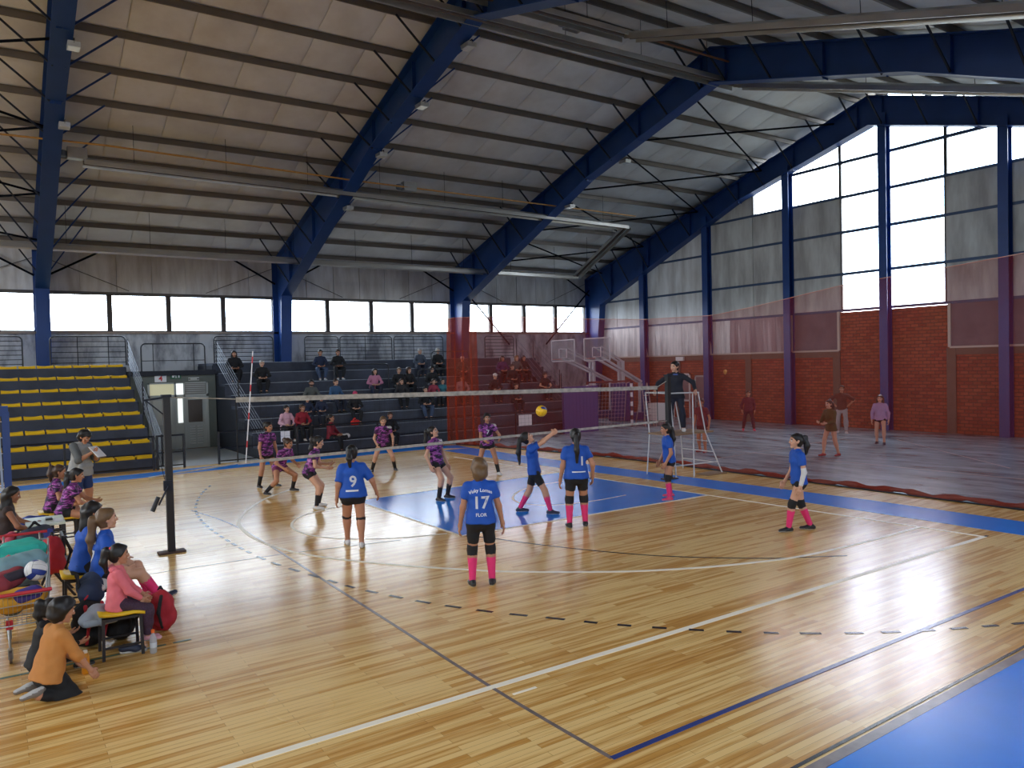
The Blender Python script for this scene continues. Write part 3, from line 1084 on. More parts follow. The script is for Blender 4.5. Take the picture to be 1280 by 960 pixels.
front_rail('black front railing below the yellow seats, left of the passage', -16, -8.9, 18.95, (-15.9, -13.5, -11.2, -8.93))
front_rail('short black railing gate at the passage entrance beside the dark net post', -8.85, -8.05, 18.95, (-8.82, -8.08))
front_rail('long black front railing of the dark terrace', -7.1, 8.2, 18.95, (-7.07, -4.6, -1.75, 1.2, 4.1, 6.5, 8.17))


def stair_rail(label, x, ya, za, yb, zb, nb, m, h=.86, group=None):
    """sloping balustrade from the upper end (ya, za top) to the lower end (yb, zb top)"""
    t = thing('stair_rail', label, 'railing', (x, yb, 0), 0, group)
    half = [(ya, za), ((ya + yb) / 2 + .06, (za + zb) / 2 + .03)], [((ya + yb) / 2 - .06, (za + zb) / 2 - .13), (yb, zb)]
    for (p, q) in half:
        for k in range(nb):
            dz = -h * k / (nb - 1) * .92
            MB().tube([(0, p[0] - yb, p[1] + dz), (0, q[0] - yb, q[1] + dz)], .009, 6).build('bar', m, t)
        for (a, b) in (p, q):
            MB().tube([(0, a - yb, b - h - .08), (0, a - yb, b + .02)], .025, 6).build('post', M_BLACKRAIL, t)


stair_rail('silver stair balustrade on the left side of the passage beside the yellow seats', -8.62, 25.7, 4.12, 19.35, 1.0, 6, M_GREYRAIL)
stair_rail('silver stair balustrade on the right side of the passage below the hooded spectator', -5.55, 25.4, 4.05, 19.2, 1.0, 6, M_GREYRAIL)
stair_rail('silver stair balustrade behind the red netting, nearer the back wall', 8.5, 25.2, 4.1, 20.9, 1.0, 4, M_GREYRAIL)
stair_rail('silver stair balustrade behind the red netting, nearer the hoops', 9.5, 25.2, 4.05, 20.9, .95, 4, M_GREYRAIL)
st = thing('side_stairs', 'dark steps climbing the right end of the terrace behind the red netting', 'stairs', (9.0, 20.9, 0))
for i in range(14):
    MB().box(-.45, .45, .31 * i, .31 * i + .33, max(0, .225 * i - .1), .225 * (i + 1)).build('stair_step', M_STEP, st)
for lab, x, z, w, h in (('white notice sheet on the front railing beside the crouching player', -5.15, .72, .3, .34), ('white notice sheet on the railing behind the ball', 4.2, .66, .62, .42)):
    t = tag(MB().box(x, x + w, 18.9, 18.915, z - h / 2, z + h / 2).build('notice_sheet', M_SIGNWHITE), lab, 'notice', 'notice sheets on the front railing')

# ------------------------------------------------------------------ roof and wall bracing, lights, pipes, heaters
rodm = mat('black_blue_rod', (12, 16, 26), .9, spec=.1)
br_i = 0
for (a, b) in ((4, 5),):
    x0, x1 = FX[a] + .1, FX[b] - .1
    ysb = [12.4, 15.9, 19.6, 23.3, 26.6]
    for y0, y1 in zip(ysb, ysb[1:]):
        e = thing('cross_brace', 'pair of crossing steel rods under the roof near the gable, %s' % ('nearest the ridge', 'second below the ridge', 'third below the ridge', 'lowest beside the back wall')[br_i], 'bracing', (x0, y0, roof(y0) - .5), 0, 'roof cross braces')
        br_i += 1
        d = lambda y: roof(y) - .42 - (roof(y0) - .5)
        MB().tube([(0, 0, d(y0)), (x1 - x0, y1 - y0, d(y1))], .035, 6).build('rod', rodm, e)
        MB().tube([(x1 - x0, 0, d(y0)), (0, y1 - y0, d(y1))], .035, 6).build('rod', rodm, e)
x0, x1 = FX[1], FX[2] - .1
for j, (y0, y1) in enumerate(((15.9, 19.6), (19.6, 23.3), (23.3, 26.6))):
    e = thing('cross_brace', 'dark steel rods leaving the nearest frame at the left image edge, %s' % ('highest', 'middle', 'lowest')[j], 'bracing', (x0, y0, roof(y0) - .5), 0, 'roof cross braces at the left')
    d = lambda y: roof(y) - .42 - (roof(y0) - .5)
    MB().tube([(0, 0, d(y0)), (x1 - x0, y1 - y0, d(y1))], .035, 6).build('rod', rodm, e)
    MB().tube([(x1 - x0, 0, d(y0)), (0, y1 - y0, d(y1))], .035, 6).build('rod', rodm, e)
# knee bracing on the back wall
for j, (a, b) in enumerate(((1, 2), (2, 3), (3, 4), (4, 5))):
    xa, xb = FX[a], FX[b]
    e = thing('wall_brace', 'diagonal bracing struts above the windows in %s' % ('the bay at the left edge', 'the bay over the yellow seats', 'the bay over the dark terrace', 'the bay beside the gable'), 'bracing', (xa, YB - .4, 0), 0, 'wall braces') if False else \
        thing('wall_brace', 'diagonal bracing struts above the windows in ' + ('the bay at the left edge', 'the bay over the yellow seats', 'the bay over the dark terrace', 'the bay beside the gable')[j], 'bracing', (xa, YB - .4, 0), 0, 'wall braces')
    L_ = xb - xa
    if j == 3:
        MB().tube([(.2, 0, 6.9), (3.1, 0, 3.9)], .04, 6).build('strut', rodm, e)
        MB().tube([(L_ - .2, 0, 6.9), (L_ - 3.3, 0, 3.9)], .04, 6).build('strut', rodm, e)
    MB().tube([(.2, 0, 6.6), (1.9, 0, 7.55)], .04, 6).build('strut', rodm, e)
    MB().tube([(L_ - .2, 0, 6.6), (L_ - 1.9, 0, 7.55)], .04, 6).build('strut', rodm, e)
    for xx in ((.2, 3.0), (L_ - .2, L_ - 3.0)):
        MB().tube([(xx[0], .32, 7.3), (xx[1], .32, 6.15)], .014, 5).build('tie_rod', M_ALU, e)

# flood lights clipped under the rafters
FLOODS = [(2, 11.6), (2, 14.6), (2, 17.9), (3, 11.7), (3, 14.4), (3, 17.3), (3, 20.2), (4, 15.4), (4, 18.7)]
fl_me = None
FLN = {(2, 11.6): 'highest on the nearest blue rafter', (2, 14.6): 'second on the nearest blue rafter', (2, 17.9): 'lowest on the nearest blue rafter', (3, 11.7): 'highest on the second blue rafter',
       (3, 14.4): 'second from the top of the second blue rafter', (3, 17.3): 'third from the top of the second blue rafter', (3, 20.2): 'lowest on the second blue rafter', (4, 15.4): 'higher on the third blue rafter', (4, 18.7): 'lower on the third blue rafter'}
for fi, y in FLOODS:
    z = BOT(y)
    t = thing('flood_light', 'grey rectangular flood light, ' + FLN[(fi, y)], 'lamp', (FX[fi] + .12, y, z - .03), 0, 'flood lights under the rafters')
    MB().prism([(-.2, -.05), (-.17, -.16), (.17, -.16), (.2, -.05)], 0, -.02, .24).build('housing', M_GALV, t)
    MB().box(.0, .22, -.16, .16, -.166, -.158).build('lens', mat('lamp_lens', (196, 200, 204), 0.15), t)
    MB().bar((.11, -.19, -.08), (.11, -.19, .02), .03, .01).bar((.11, .19, -.08), (.11, .19, .02), .03, .01).bar((.11, -.19, .01), (.11, .19, .01), .03, .012).build('bracket', M_DARKSTEEL, t)

# radiant tube heaters hung under the roof
M_REFL = mat('heater_reflector', (196, 194, 188), 0.3, metal=0.75, noise=0.25, nscale=1.2)
M_TUBE = mat('heater_tube', (104, 92, 84), 0.5, metal=0.4, noise=0.2, nscale=2)


def heater_run(t, p, q):
    p, q = Vector(p), Vector(q)
    d = (q - p).normalized()
    s = d.cross(Vector((0, 0, 1))).normalized()
    u = s.cross(d)
    mb = MB()
    prof = [(-.24, -.12), (-.22, .02), (-.1, .1), (.1, .1), (.22, .02), (.24, -.12), (.225, -.12), (.2, .01), (.09, .085), (-.09, .085), (-.2, .01), (-.225, -.12)]
    vs_ = [c + s * a + u * b for c in (p, q) for a, b in prof]
    k = len(prof)
    mb.add(vs_, [(i, (i + 1) % k, k + (i + 1) % k, k + i) for i in range(k)] + [tuple(range(k))[::-1], tuple(range(k, 2 * k))])
    mb.build('reflector', M_REFL, t)
    MB().tube([p - u * .03, q - u * .03], .06, 8).build('tube', M_TUBE, t)
    L_ = (q - p).length
    n_ = max(2, int(L_ / 2.6))
    for i in range(n_):
        c = p + (q - p) * ((i + .5) / n_)
        MB().tube([c + u * .1, Vector((c.x, c.y, roof(c.y) - .05))], .008, 4).build('hanger', M_DARKSTEEL, t)


def burner(t, c):
    MB().box(c[0] - .3, c[0] + .2, c[1] - .14, c[1] + .14, c[2] - .02, c[2] + .3).build('burner', M_GALV, t)
    MB().lathe([(.1, 0), (.13, .03), (.13, .16), (.08, .18)], (c[0] - .42, c[1], c[2] + .02), 12).build('fan', mat('blower_blue_grey', (96, 108, 122), 0.5), t)


h1 = thing('tube_heater', 'long U-shaped radiant tube heater hung over the terraces', 'heater', (0, 0, 0))
heater_run(h1, (-10.4, 19.55, 9.04), (11.0, 19.95, 8.92))
heater_run(h1, (11.05, 19.95, 8.92), (12.0, 24.8, 7.26))
heater_run(h1, (12.0, 24.85, 7.24), (-14.5, 24.7, 7.3))
burner(h1, (-10.5, 19.55, 9.1))
burner(h1, (-.1, 19.2, 9.2))
h2 = thing('tube_heater', 'radiant tube heater running along the ridge and turning at the gable bay', 'heater', (0, 0, 0))
heater_run(h2, (-12, 11.05, 11.66), (7.5, 10.75, 11.74))
heater_run(h2, (7.5, 10.7, 11.72), (7.9, 2.3, 9.05))
burner(h2, (0.6, 10.55, 11.9))
h3 = thing('tube_heater', 'bright metal radiant tube heater crossing the top right corner of the roof', 'heater', (0, 0, 0))
heater_run(h3, (-12, 10.35, 11.86), (2.05, 10.02, 11.88))
heater_run(h3, (2.1, 9.95, 11.84), (2.4, -.6, 8.6))
tag(MB().tube([(-14.5, 19.0, 9.36), (-9.9, 18.7, 9.36), (-2.0, 19.05, 9.3), (11, 19.3, 9.28)], .028, 6).build('gas_pipe', mat('ochre_pipe_paint', (176, 128, 58), 0.5)), 'thin ochre gas pipe running above the tube heater', 'pipe')
tag(MB().tube([(-8, 10.6, 12.2), (8, 10.3, 12.15)], .03, 6).build('gas_pipe', mat('copper_brown_pipe', (140, 92, 60), 0.5)), 'brown gas pipe running beside the ridge heater', 'pipe')

# ------------------------------------------------------------------ volleyball net, posts
M_POST = mat('black_post_padding', (24, 20, 22), 0.55)
NY = 7.45
PXL, PXR = -10.5, 0.72


def net_post(label, x, s):
    t = thing('net_post', label, 'net post', (x, NY, 0), 0, 'volleyball net posts')
    MB().box(-.052, .052, -.052, .052, .03, 2.52).build('pole', M_POST, t)
    MB().box(-.2, .2, -.1, .1, 0, .03).build('base_plate', mat('rusty_plate', (74, 52, 48), 0.7, noise=.3), t)
    MB().box(-.07, .07, -.07, .07, 2.5, 2.54).build('cap', M_DARKSTEEL, t)
    w = MB().box(-.1, .03, -.13, -.06, 1.02, 1.18).build('winch', M_DARKSTEEL, t)
    MB().tube([(-.05, -.13, 1.1), (-.05, -.2, 1.1), (-.2, -.22, .82)], .016, 6).build('crank', M_DARKSTEEL, w)
    MB().tube([(-.2, -.22, .95), (-.3, -.25, .74)], .035, 8).build('grip', M_BLACKRAIL, w)
    if s < 0:
        MB().bar((-.34, 0, 2.46), (0, 0, 2.5), .03).bar((-.3, 0, 2.46), (-.02, 0, 2.2), .02).build('pulley_arm', M_DARKSTEEL, t)
        MB().tube([(-.3, 0, 2.46), (-.2, -.03, 1.9), (-.08, -.08, 1.2)], .006, 4).build('rope', M_DARKSTEEL, t)
    return t


net_post('dark net post standing on the left, in front of the coach', PXL, -1)
net_post('dark net post on the right, in front of the referee stand', PXR, 1)
vn = thing('volleyball_net', 'volleyball net with a worn white top tape stretched across the court', 'net', (0, NY, 0))
NX0, NX1 = -9.42, 0.36
zt = lambda x: 2.44 - (x - NX0) / (NX1 - NX0) * .17
zb = lambda x: 1.34 + (x - NX0) / (NX1 - NX0) * .08
M_TAPE = mat('worn_white_tape', (178, 172, 160), 0.8, noise=0.75, nscale=11)
M_STRING = mat('black_net_string', (30, 30, 32), 0.8)
N_ = 40
tt, tb_ = MB(), MB()
for i in range(N_):
    xa, xb = NX0 + (NX1 - NX0) * i / N_, NX0 + (NX1 - NX0) * (i + 1) / N_
    tt.bar((xa, 0, zt(xa) - .035), (xb, 0, zt(xb) - .035), .02, .085)
    tb_.bar((xa, 0, zb(xa)), (xb, 0, zb(xb)), .015, .05)
tt.build('top_tape', M_TAPE, vn)
tb_.build('bottom_tape', M_TAPE, vn)
ms = MB()
k = NX0
while k < NX1:
    ms.tube([(k, 0, zb(k)), (k, 0, zt(k) - .06)], .0016, 3)
    k += .1
for j in range(1, 11):
    ms.tube([(NX0, 0, zb(NX0) + (zt(NX0) - zb(NX0)) * j / 11), (NX1, 0, zb(NX1) + (zt(NX1) - zb(NX1)) * j / 11)], .0016, 3)
tag(ms.build('net_strings', M_STRING, vn), kind='stuff')
for xx in (NX0, NX1):
    MB().bar((xx, 0, zb(xx)), (xx, 0, zt(xx)), .02, .006, (0, 1, 0)).build('side_tape', M_STRING, vn)
MB().tube([(PXL, 0, 2.5), (NX0, 0, zt(NX0) - .02)], .008, 5).build('top_cable', M_TAPE, vn)
MB().tube([(PXR, 0, 2.4), (NX1, 0, zt(NX1) - .02)], .008, 5).build('top_cable', M_TAPE, vn)
MB().tube([(PXL - .3, 0, 1.24), (NX0, 0, zb(NX0))], .014, 5).build('bottom_rope', M_TAPE, vn)
MB().tube([(PXR, 0, 1.42), (NX1, 0, zb(NX1))], .01, 5).build('bottom_rope', M_TAPE, vn)
an = MB().tube([(-9.3, -.03, 1.33), (-9.12, -.03, 3.22)], .009, 6).build('antenna', M_SIGNWHITE, vn)
for k in range(4):
    f0, f1 = .14 + .25 * k, .2 + .25 * k
    MB().tube([(-9.3 + .18 * f0, -.03, 1.33 + 1.89 * f0), (-9.3 + .18 * f1, -.03, 1.33 + 1.89 * f1)], .0105, 6).build('red_band', M_RED, an)

# ------------------------------------------------------------------ red safety netting
sn = thing('safety_net', 'translucent red safety netting hung along the edge of the wooden court', 'netting', (0, 0, 0))
top_pts = [(-8.9, 5.2), (-3, 5.0), (.51, 4.67), (1.91, 4.56), (4.14, 4.43), (6.5, 4.15), (7.77, 4.02), (10.2, 4.06), (12.57, 4.22), (16, 4.5), (18.4, 4.62), (18.9, 4.55)]


def ztop(y):
    for (a, b), (c, d) in zip(top_pts, top_pts[1:]):
        if a <= y <= c:
            return b + (d - b) * (y - a) / (c - a)
    return top_pts[-1][1]


def net_sheet(name, y0, y1, n, amp, wl, m, thick=.0):
    vs_, fs = [], []
    rows = 10
    for i in range(n + 1):
        y = y0 + (y1 - y0) * i / n
        for j in range(rows + 1):
            f = j / rows
            w = amp * math.sin(y * 2 * math.pi / wl + .6 * math.sin(y * 1.7)) * (.35 + .65 * (1 - f) ** .6)
            w += .05 * math.sin(y * .9 + 2 * f)
            vs_.append((cx(y) + w, y, .03 + (ztop(y) - .03) * f))
    for i in range(n):
        for j in range(rows):
            a = i * (rows + 1) + j
            fs.append((a, a + 1, a + rows + 2, a + rows + 1))
    return MB().add(vs_, fs).build(name, m, sn, True)


net_sheet('net_panel', -8.9, 17.5, 120, .05, 1.9, M_REDNET)
net_sheet('gathered_end', 17.4, 18.85, 60, .13, .4, M_REDBUNCH)
rope = MB()
pts = [(cx(y) + .05 * math.sin(y * .9 + 2), y, ztop(y)) for y in np.linspace(-8.8, 18.8, 90)]
rope.tube(pts, .008, 5).build('top_rope', mat('pale_rope', (206, 160, 140), .7), sn)
hem = MB()
pts = [(cx(y) + .06 * math.sin(y * 2.3) + .02, y, .05 + .02 * math.sin(y * 5)) for y in np.linspace(-8.8, 18.4, 130)]
hem.tube(pts, [.06 + .025 * math.sin(i * 1.9) for i in range(130)], 6).build('gathered_hem', mat('red_net_hem', (128, 58, 46), .8, noise=.4, nscale=10), sn, True)
MB().tube([(cx(y) - .1, y, .015) for y in np.linspace(-8.8, 18.4, 40)], .015, 5).build('ground_rope', M_DARKSTEEL, sn)

# ------------------------------------------------------------------ referee stand
rs = thing('referee_stand', 'white tubular referee stand with a wooden platform and ladder', 'referee stand', (1.55, 7.9, 0))
M_STANDW = mat('white_tube_paint', (206, 208, 208), 0.4)
M_PLY = mat('worn_plywood', (140, 112, 84), .7, noise=.2)
MB().box(-.68, .8, -.42, .42, 1.03, 1.07).build('platform', M_PLY, rs)
for (x, y, fx_, fy) in ((.06, -.42, -.2, -.66), (-.62, -.42, -.66, -.5), (.06, .42, .3, .55), (-.62, .42, -.66, .5)):
    MB().tube([(fx_, fy, .0), (x, y, 1.03)], .018, 6).build('leg', M_STANDW, rs)
    MB().tube([(x, y, 1.03), (x - (.12 if x < 0 else 0), y, 2.08)], .018, 6).build('upright', M_STANDW, rs)
for y in (-.42, .42):
    MB().tube([(-.74, y, 2.08), (.28, y, 2.06)], .018, 6).build('hand_rail', M_STANDW, rs)
    MB().tube([(.26, y, 2.06), (.5, y, 1.05), (.82, y - .25 * (1 if y < 0 else -1), 0.0)], .018, 6).build('ladder_rail', M_STANDW, rs)
MB().tube([(-.74, -.42, 2.08), (-.74, .42, 2.08)], .018, 6).build('hand_rail', M_STANDW, rs)
for k in range(3):
    z = .28 + .27 * k
    xx = .82 - (.82 - .5) * z / 1.05
    MB().tube([(xx, -.6 + .1 * k, z), (xx, .6 - .1 * k, z)], .014, 6).build('rung', M_STANDW, rs)
MB().tube([(-.78, -.56, .32), (.72, -.6, .3)], .014, 6).build('brace', M_STANDW, rs)
MB().box(.2, .9, -.75, -.35, 0, .03).build('base_board', M_PLY, rs)

# ------------------------------------------------------------------ hoops, goal, mats behind the netting
M_HOOPW = mat('white_hoop_steel', (200, 202, 206), .45)


def hoop(label, y, bx, colx):
    t = thing('basketball_hoop', label, 'basketball hoop', (bx, y, 0), 0, 'portable basketball hoops')
    fr_ = MB()
    for a, b in (((0, -.92, 2.95), (0, .92, 2.95)), ((0, .92, 2.95), (0, .92, 4.0)), ((0, .92, 4.0), (0, -.92, 4.0)), ((0, -.92, 4.0), (0, -.92, 2.95))):
        fr_.bar(a, b, .05)
    b_ = fr_.build('backboard', M_HOOPW, t)
    MB().box(-.008, .008, -.9, .9, 2.97, 3.98).build('acrylic_sheet', M_ACRYL, b_)
    sq = MB()
    for a, b in (((-.012, -.3, 3.12), (-.012, .3, 3.12)), ((-.012, .3, 3.12), (-.012, .3, 3.56)), ((-.012, .3, 3.56), (-.012, -.3, 3.56)), ((-.012, -.3, 3.56), (-.012, -.3, 3.12))):
        sq.bar(a, b, .05, .012, (0, 0, 1))
    sq.build('target_square', M_SIGNWHITE, b_)
    MB().tube([(-.38 + .23 * math.cos(k * math.pi / 8), .23 * math.sin(k * math.pi / 8), 3.05) for k in range(16)], .012, 6, True).build('rim', mat('rim_orange', (190, 84, 44), .5), t)
    L_ = colx - bx
    for s in (-.14, .14):
        MB().bar((.04, s * 2, 3.6), (L_, s, 2.86), .07).build('upper_arm', M_HOOPW, t)
        MB().bar((.04, s * 2, 3.1), (L_ + 1.2, s, 1.85), .1).build('lower_arm', M_HOOPW, t)
        MB().bar((L_, s, 0.15), (L_, s, 2.9), .12).build('column', M_HOOPW, t)
    MB().box(L_ - .5, L_ + 1.5, -.4, .4, .02, .35).build('base', mat('hoop_base_blue', (52, 60, 120), .5), t)
    MB().bar((L_ + 1.2, 0, .3), (L_ + 1.2, 0, 1.9), .1).build('rear_strut', M_HOOPW, t)


hoop('white portable basketball hoop nearer the back wall, behind the red netting', 24.4, 10.75, 12.6)
hoop('white portable basketball hoop nearer the brick wall, behind the red netting', 22.0, 10.9, 12.4)
gl = thing('handball_goal', 'handball goal with red and white striped posts behind the netting', 'goal', (8.4, 19.75, 0), math.atan2(-.55, 2.05))
M_GOALR = mat('goal_dark_red', (92, 30, 34), .5)
for xx in (0, 2.12):
    p = MB().box(xx - .04, xx + .04, -.04, .04, 0, 2.0).build('post', M_GOALR, gl)
    for k in range(5):
        MB().box(xx - .043, xx + .043, -.043, .043, .1 + .4 * k, .3 + .4 * k).build('white_band', M_SIGNWHITE, p)
MB().box(-.04, 2.16, -.04, .04, 1.96, 2.04).build('crossbar', M_GOALR, gl)
for xx in (0, 2.12):
    MB().tube([(xx, 0, 1.98), (xx, .45, 1.9), (xx, .75, .03), (xx, 0, .03)], .02, 6).build('stay', M_GALV, gl)
gn = MB()
for k in range(14):
    gn.tube([(2.12 * k / 13, .45, 1.9), (2.12 * k / 13, .75, .03)], .004, 3)
for k in range(12):
    f = k / 11
    gn.tube([(0, .45 + .3 * f, 1.9 - 1.87 * f), (2.12, .45 + .3 * f, 1.9 - 1.87 * f)], .004, 3)
tag(gn.build('goal_net', M_SIGNWHITE, gl), kind='stuff')
tag(MB().box(6.3, 8.1, 18.7, 18.84, 0, 1.9).build('wall_mat', mat('violet_mat', (58, 48, 112), .6)), 'violet padded mat leaning on the railing beside the striped goal', 'mat')
tag(MB().box(10.3, 11.5, 20.2, 20.4, 0.4, 1.9).build('wall_mat', MATS['violet_mat']), 'violet padded mat hanging behind the striped goal', 'mat')
cb = thing('white_cabinet', 'small white box beside the striped goal near the brick wall', 'box', (11.4, 18.6, 0))
MB().box(-.3, .3, -.25, .25, .25, 1.0).build('body', M_WHITE, cb)
MB().box(-.28, .28, -.262, -.25, .27, .98).build('front', mat('cabinet_front', (206, 210, 208), .5), cb)
for a in (-.26, .26):
    for b in (-.2, .2):
        MB().box(a - .02, a + .02, b - .02, b + .02, 0, .25).build('leg', M_GALV, cb)
sl = thing('step_ladder', 'thin metal step ladder beside the striped goal', 'ladder', (10.95, 18.9, 0))
for a, b in (((-.25, -.3, 0), (-.15, 0, 1.9)), ((.25, -.3, 0), (.15, 0, 1.9)), ((-.25, .35, 0), (-.15, 0, 1.9)), ((.25, .35, 0), (.15, 0, 1.9))):
    MB().bar(a, b, .035).build('rail', M_GALV, sl)
for k in range(6):
    f = (k + .7) / 6.6
    MB().bar((-.25 + .1 * f, -.3 + .3 * f, 1.9 * f), (.25 - .1 * f, -.3 + .3 * f, 1.9 * f), .05, .03).build('rung', M_GALV, sl)
for n_, y0, y1, z0, z1, lab in ((2, 20.5, 21.65, 0, 2.2, 'white framed door in the brick gable wall behind the referee'), (3, 19.35, 20.2, 0, 2.1, 'grey door beside the gable post behind the referee')):
    d = empty('door_%d' % n_)
    d['kind'] = 'structure'
    d['label'] = lab
    f = MB()
    f.box(GX - .07, GX + .01, y0, y0 + .08, z0, z1).box(GX - .07, GX + .01, y1 - .08, y1, z0, z1).box(GX - .07, GX + .01, y0, y1, z1 - .08, z1).box(GX - .07, GX + .01, y0, y1, .82, .9)
    f.build('door_frame', M_WHITE if n_ == 2 else M_DOORGREY, d)
    MB().box(GX - .045, GX, y0 + .08, y1 - .08, .9, z1 - .08).build('pane', mat('dull_mauve_pane', (128, 112, 112), .4), d)
    MB().box(GX - .045, GX, y0 + .08, y1 - .08, .02, .82).build('lower_panel', M_MAUVE if n_ == 3 else M_BRICK, d)
xl = thing('wall_light', 'small white box light fixed above the white door', 'lamp', (GX - .08, 21.1, 2.92))
MB().box(-.06, .06, -.25, .25, -.1, .1).build('housing', M_WHITE, xl)
MB().box(-.07, -.06, -.22, .22, -.08, .08).build('diffuser', mat('lamp_lens2', (220, 222, 220), .3), xl)
# blue goal frame at the left image edge
bgf = thing('folding_goal', 'blue padded frame with white lacing at the left edge of the court', 'goal', (-12.62, 17.3, 0))
MB().box(-.02, .14, -.08, .08, 0, 2.0).build('padded_post', mat('blue_padding', (38, 66, 128), .6), bgf)
MB().box(-2.2, .12, -.06, .06, 1.9, 2.15).build('padded_bar', MATS['blue_padding'], bgf)
MB().box(-2.2, .12, -.04, .04, 0, .1).build('base_bar', M_GALV, bgf)
for k in range(5):
    MB().bar((-2.1, -.02, .4 * k + .1), (-.02, -.02, .4 * k + .16), .02).build('lacing', M_SIGNWHITE, bgf)
MB().bar((-.06, -.05, .1), (-.1, -.05, 1.9), .05, .02).build('white_strip', mat('pale_blue_strip', (150, 170, 200), .6), bgf)

# ------------------------------------------------------------------ people: implicit surfaces turned into meshes
A3 = lambda *p: np.array(p, float)


def prim(a, b, ra, rb=None, w=None, s=1.0, cut=(), sub=False, grow=0.0):
    return dict(a=np.asarray(a, float), b=np.asarray(b, float), ra=ra + grow, rb=(ra if rb is None else rb) + grow, w=None if w is None else np.asarray(w, float) / np.linalg.norm(w), s=s, cut=cut, sub=sub)


def surface(prims, h, k=0.03):
    """smooth union of tapered capsules, meshed with surface nets"""
    lo = np.min([np.minimum(p['a'], p['b']) - max(p['ra'], p['rb']) * max(1, p['s']) for p in prims if not p['sub']], 0) - 3 * h
    hi = np.max([np.maximum(p['a'], p['b']) + max(p['ra'], p['rb']) * max(1, p['s']) for p in prims if not p['sub']], 0) + 3 * h
    n = np.maximum(np.ceil((hi - lo) / h).astype(int) + 1, 4)
    ax = [lo[i] + h * np.arange(n[i]) for i in range(3)]
    F = np.full(n, 9.0)
    for p in prims:
        R_ = max(p['ra'], p['rb']) * max(1, p['s']) + k + 2 * h
        i0 = np.clip(np.floor((np.minimum(p['a'], p['b']) - R_ - lo) / h).astype(int), 0, n - 1)
        i1 = np.clip(np.ceil((np.maximum(p['a'], p['b']) + R_ - lo) / h).astype(int) + 1, 1, n)
        if (i1 <= i0).any():
            continue
        sl = tuple(slice(i0[i], i1[i]) for i in range(3))
        X, Y, Z = np.meshgrid(*(ax[i][sl[i]] for i in range(3)), indexing='ij')
        P_ = np.stack([X, Y, Z], -1) - p['a']
        ab = p['b'] - p['a']
        Q = P_
        if p['w'] is not None:
            lw = P_ @ p['w']
            Q = P_ - (lw * (1 - 1 / p['s']))[..., None] * p['w']
            ab = ab - (ab @ p['w']) * (1 - 1 / p['s']) * p['w']
        L2 = ab @ ab
        t = np.clip(Q @ ab / L2, 0, 1) if L2 > 1e-12 else np.zeros(Q.shape[:-1])
        d = np.linalg.norm(Q - t[..., None] * ab, axis=-1) - (p['ra'] + (p['rb'] - p['ra']) * t)
        for c, nn in p['cut']:
            d = np.maximum(d, (P_ + p['a'] - np.asarray(c)) @ np.asarray(nn))
        G = F[sl]
        if p['sub']:
            F[sl] = np.maximum(G, -d)
        else:
            hh = np.clip(.5 + .5 * (G - d) / k, 0, 1)
            F[sl] = G * (1 - hh) + d * hh - k * hh * (1 - hh)
    ins = F < 0
    c = [slice(0, -1), slice(1, None)]
    acc = np.zeros(tuple(n - 1) + (3,))
    cnt = np.zeros(tuple(n - 1))
    corners = [(i, j, l) for i in (0, 1) for j in (0, 1) for l in (0, 1)]
    for a in corners:
        for axis in range(3):
            if a[axis] == 1:
                continue
            b = list(a)
            b[axis] = 1
            fa, fb = F[tuple(c[q] for q in a)], F[tuple(c[q] for q in b)]
            m = (fa < 0) != (fb < 0)
            t = np.where(m, fa / np.where(m, fa - fb, 1), 0)
            for q in range(3):
                acc[..., q] += np.where(m, a[q] + (t if q == axis else 0), 0)
            cnt += m
    act = cnt > 0
    idx = -np.ones(act.shape, int)
    idx[act] = np.arange(act.sum())
    V = (np.argwhere(act) + acc[act] / cnt[act][:, None]) * h + lo
    faces = []
    for axis in range(3):
        a, b = [slice(None)] * 3, [slice(None)] * 3
        a[axis], b[axis] = slice(0, -1), slice(1, None)
        ia, ib = ins[tuple(a)], ins[tuple(b)]
        ch = np.argwhere(ia != ib)
        if len(ch) == 0:
            continue
        flip = ia[tuple(ch.T)]
        u, v = (axis + 1) % 3, (axis + 2) % 3
        ok = (ch[:, u] > 0) & (ch[:, v] > 0) & (ch[:, u] < n[u] - 1) & (ch[:, v] < n[v] - 1)
        ch, flip = ch[ok], flip[ok]
        q = []
        for du, dv in ((1, 1), (0, 1), (0, 0), (1, 0)):
            e = ch.copy()
            e[:, u] -= du
            e[:, v] -= dv
            q.append(idx[tuple(e.T)])
        q = np.stack(q, 1)
        q[~flip] = q[~flip][:, ::-1]
        faces.append(q)
    Fc = np.concatenate(faces)
    # one smoothing pass
    S = np.zeros_like(V)
    C_ = np.zeros(len(V))
    for i in range(4):
        np.add.at(S, Fc[:, i], V[Fc[:, (i + 1) % 4]])
        np.add.at(S, Fc[:, i], V[Fc[:, (i + 3) % 4]])
        np.add.at(C_, Fc[:, i], 2)
    V = V * .55 + .45 * S / C_[:, None]
    return V, Fc


def wrinkle(v, amp):
    """soft folds of cloth"""
    x, y, z = v.T
    a = np.sin(31 * x + 17 * z + 2 * np.sin(9 * y)) + np.sin(43 * z - 23 * y + 1.7 * np.sin(13 * x)) + .7 * np.sin(61 * y + 29 * x)
    c = v.mean(0)
    d = (v - c) * np.array([1, 1, .25])
    d /= np.linalg.norm(d, axis=1, keepdims=True) + 1e-9
    return v + d * (a * amp)[:, None]


def np_mesh(name, V, Fc, mats_, mi=None):
    me = bpy.data.meshes.new(name)
    me.from_pydata(V.tolist(), [], Fc.tolist())
    for m in mats_:
        me.materials.append(m)
    me.polygons.foreach_set('use_smooth', [True] * len(Fc))
    if mi is not None:
        me.polygons.foreach_set('material_index', np.asarray(mi, np.int32).tolist())
    me.update()
    return me


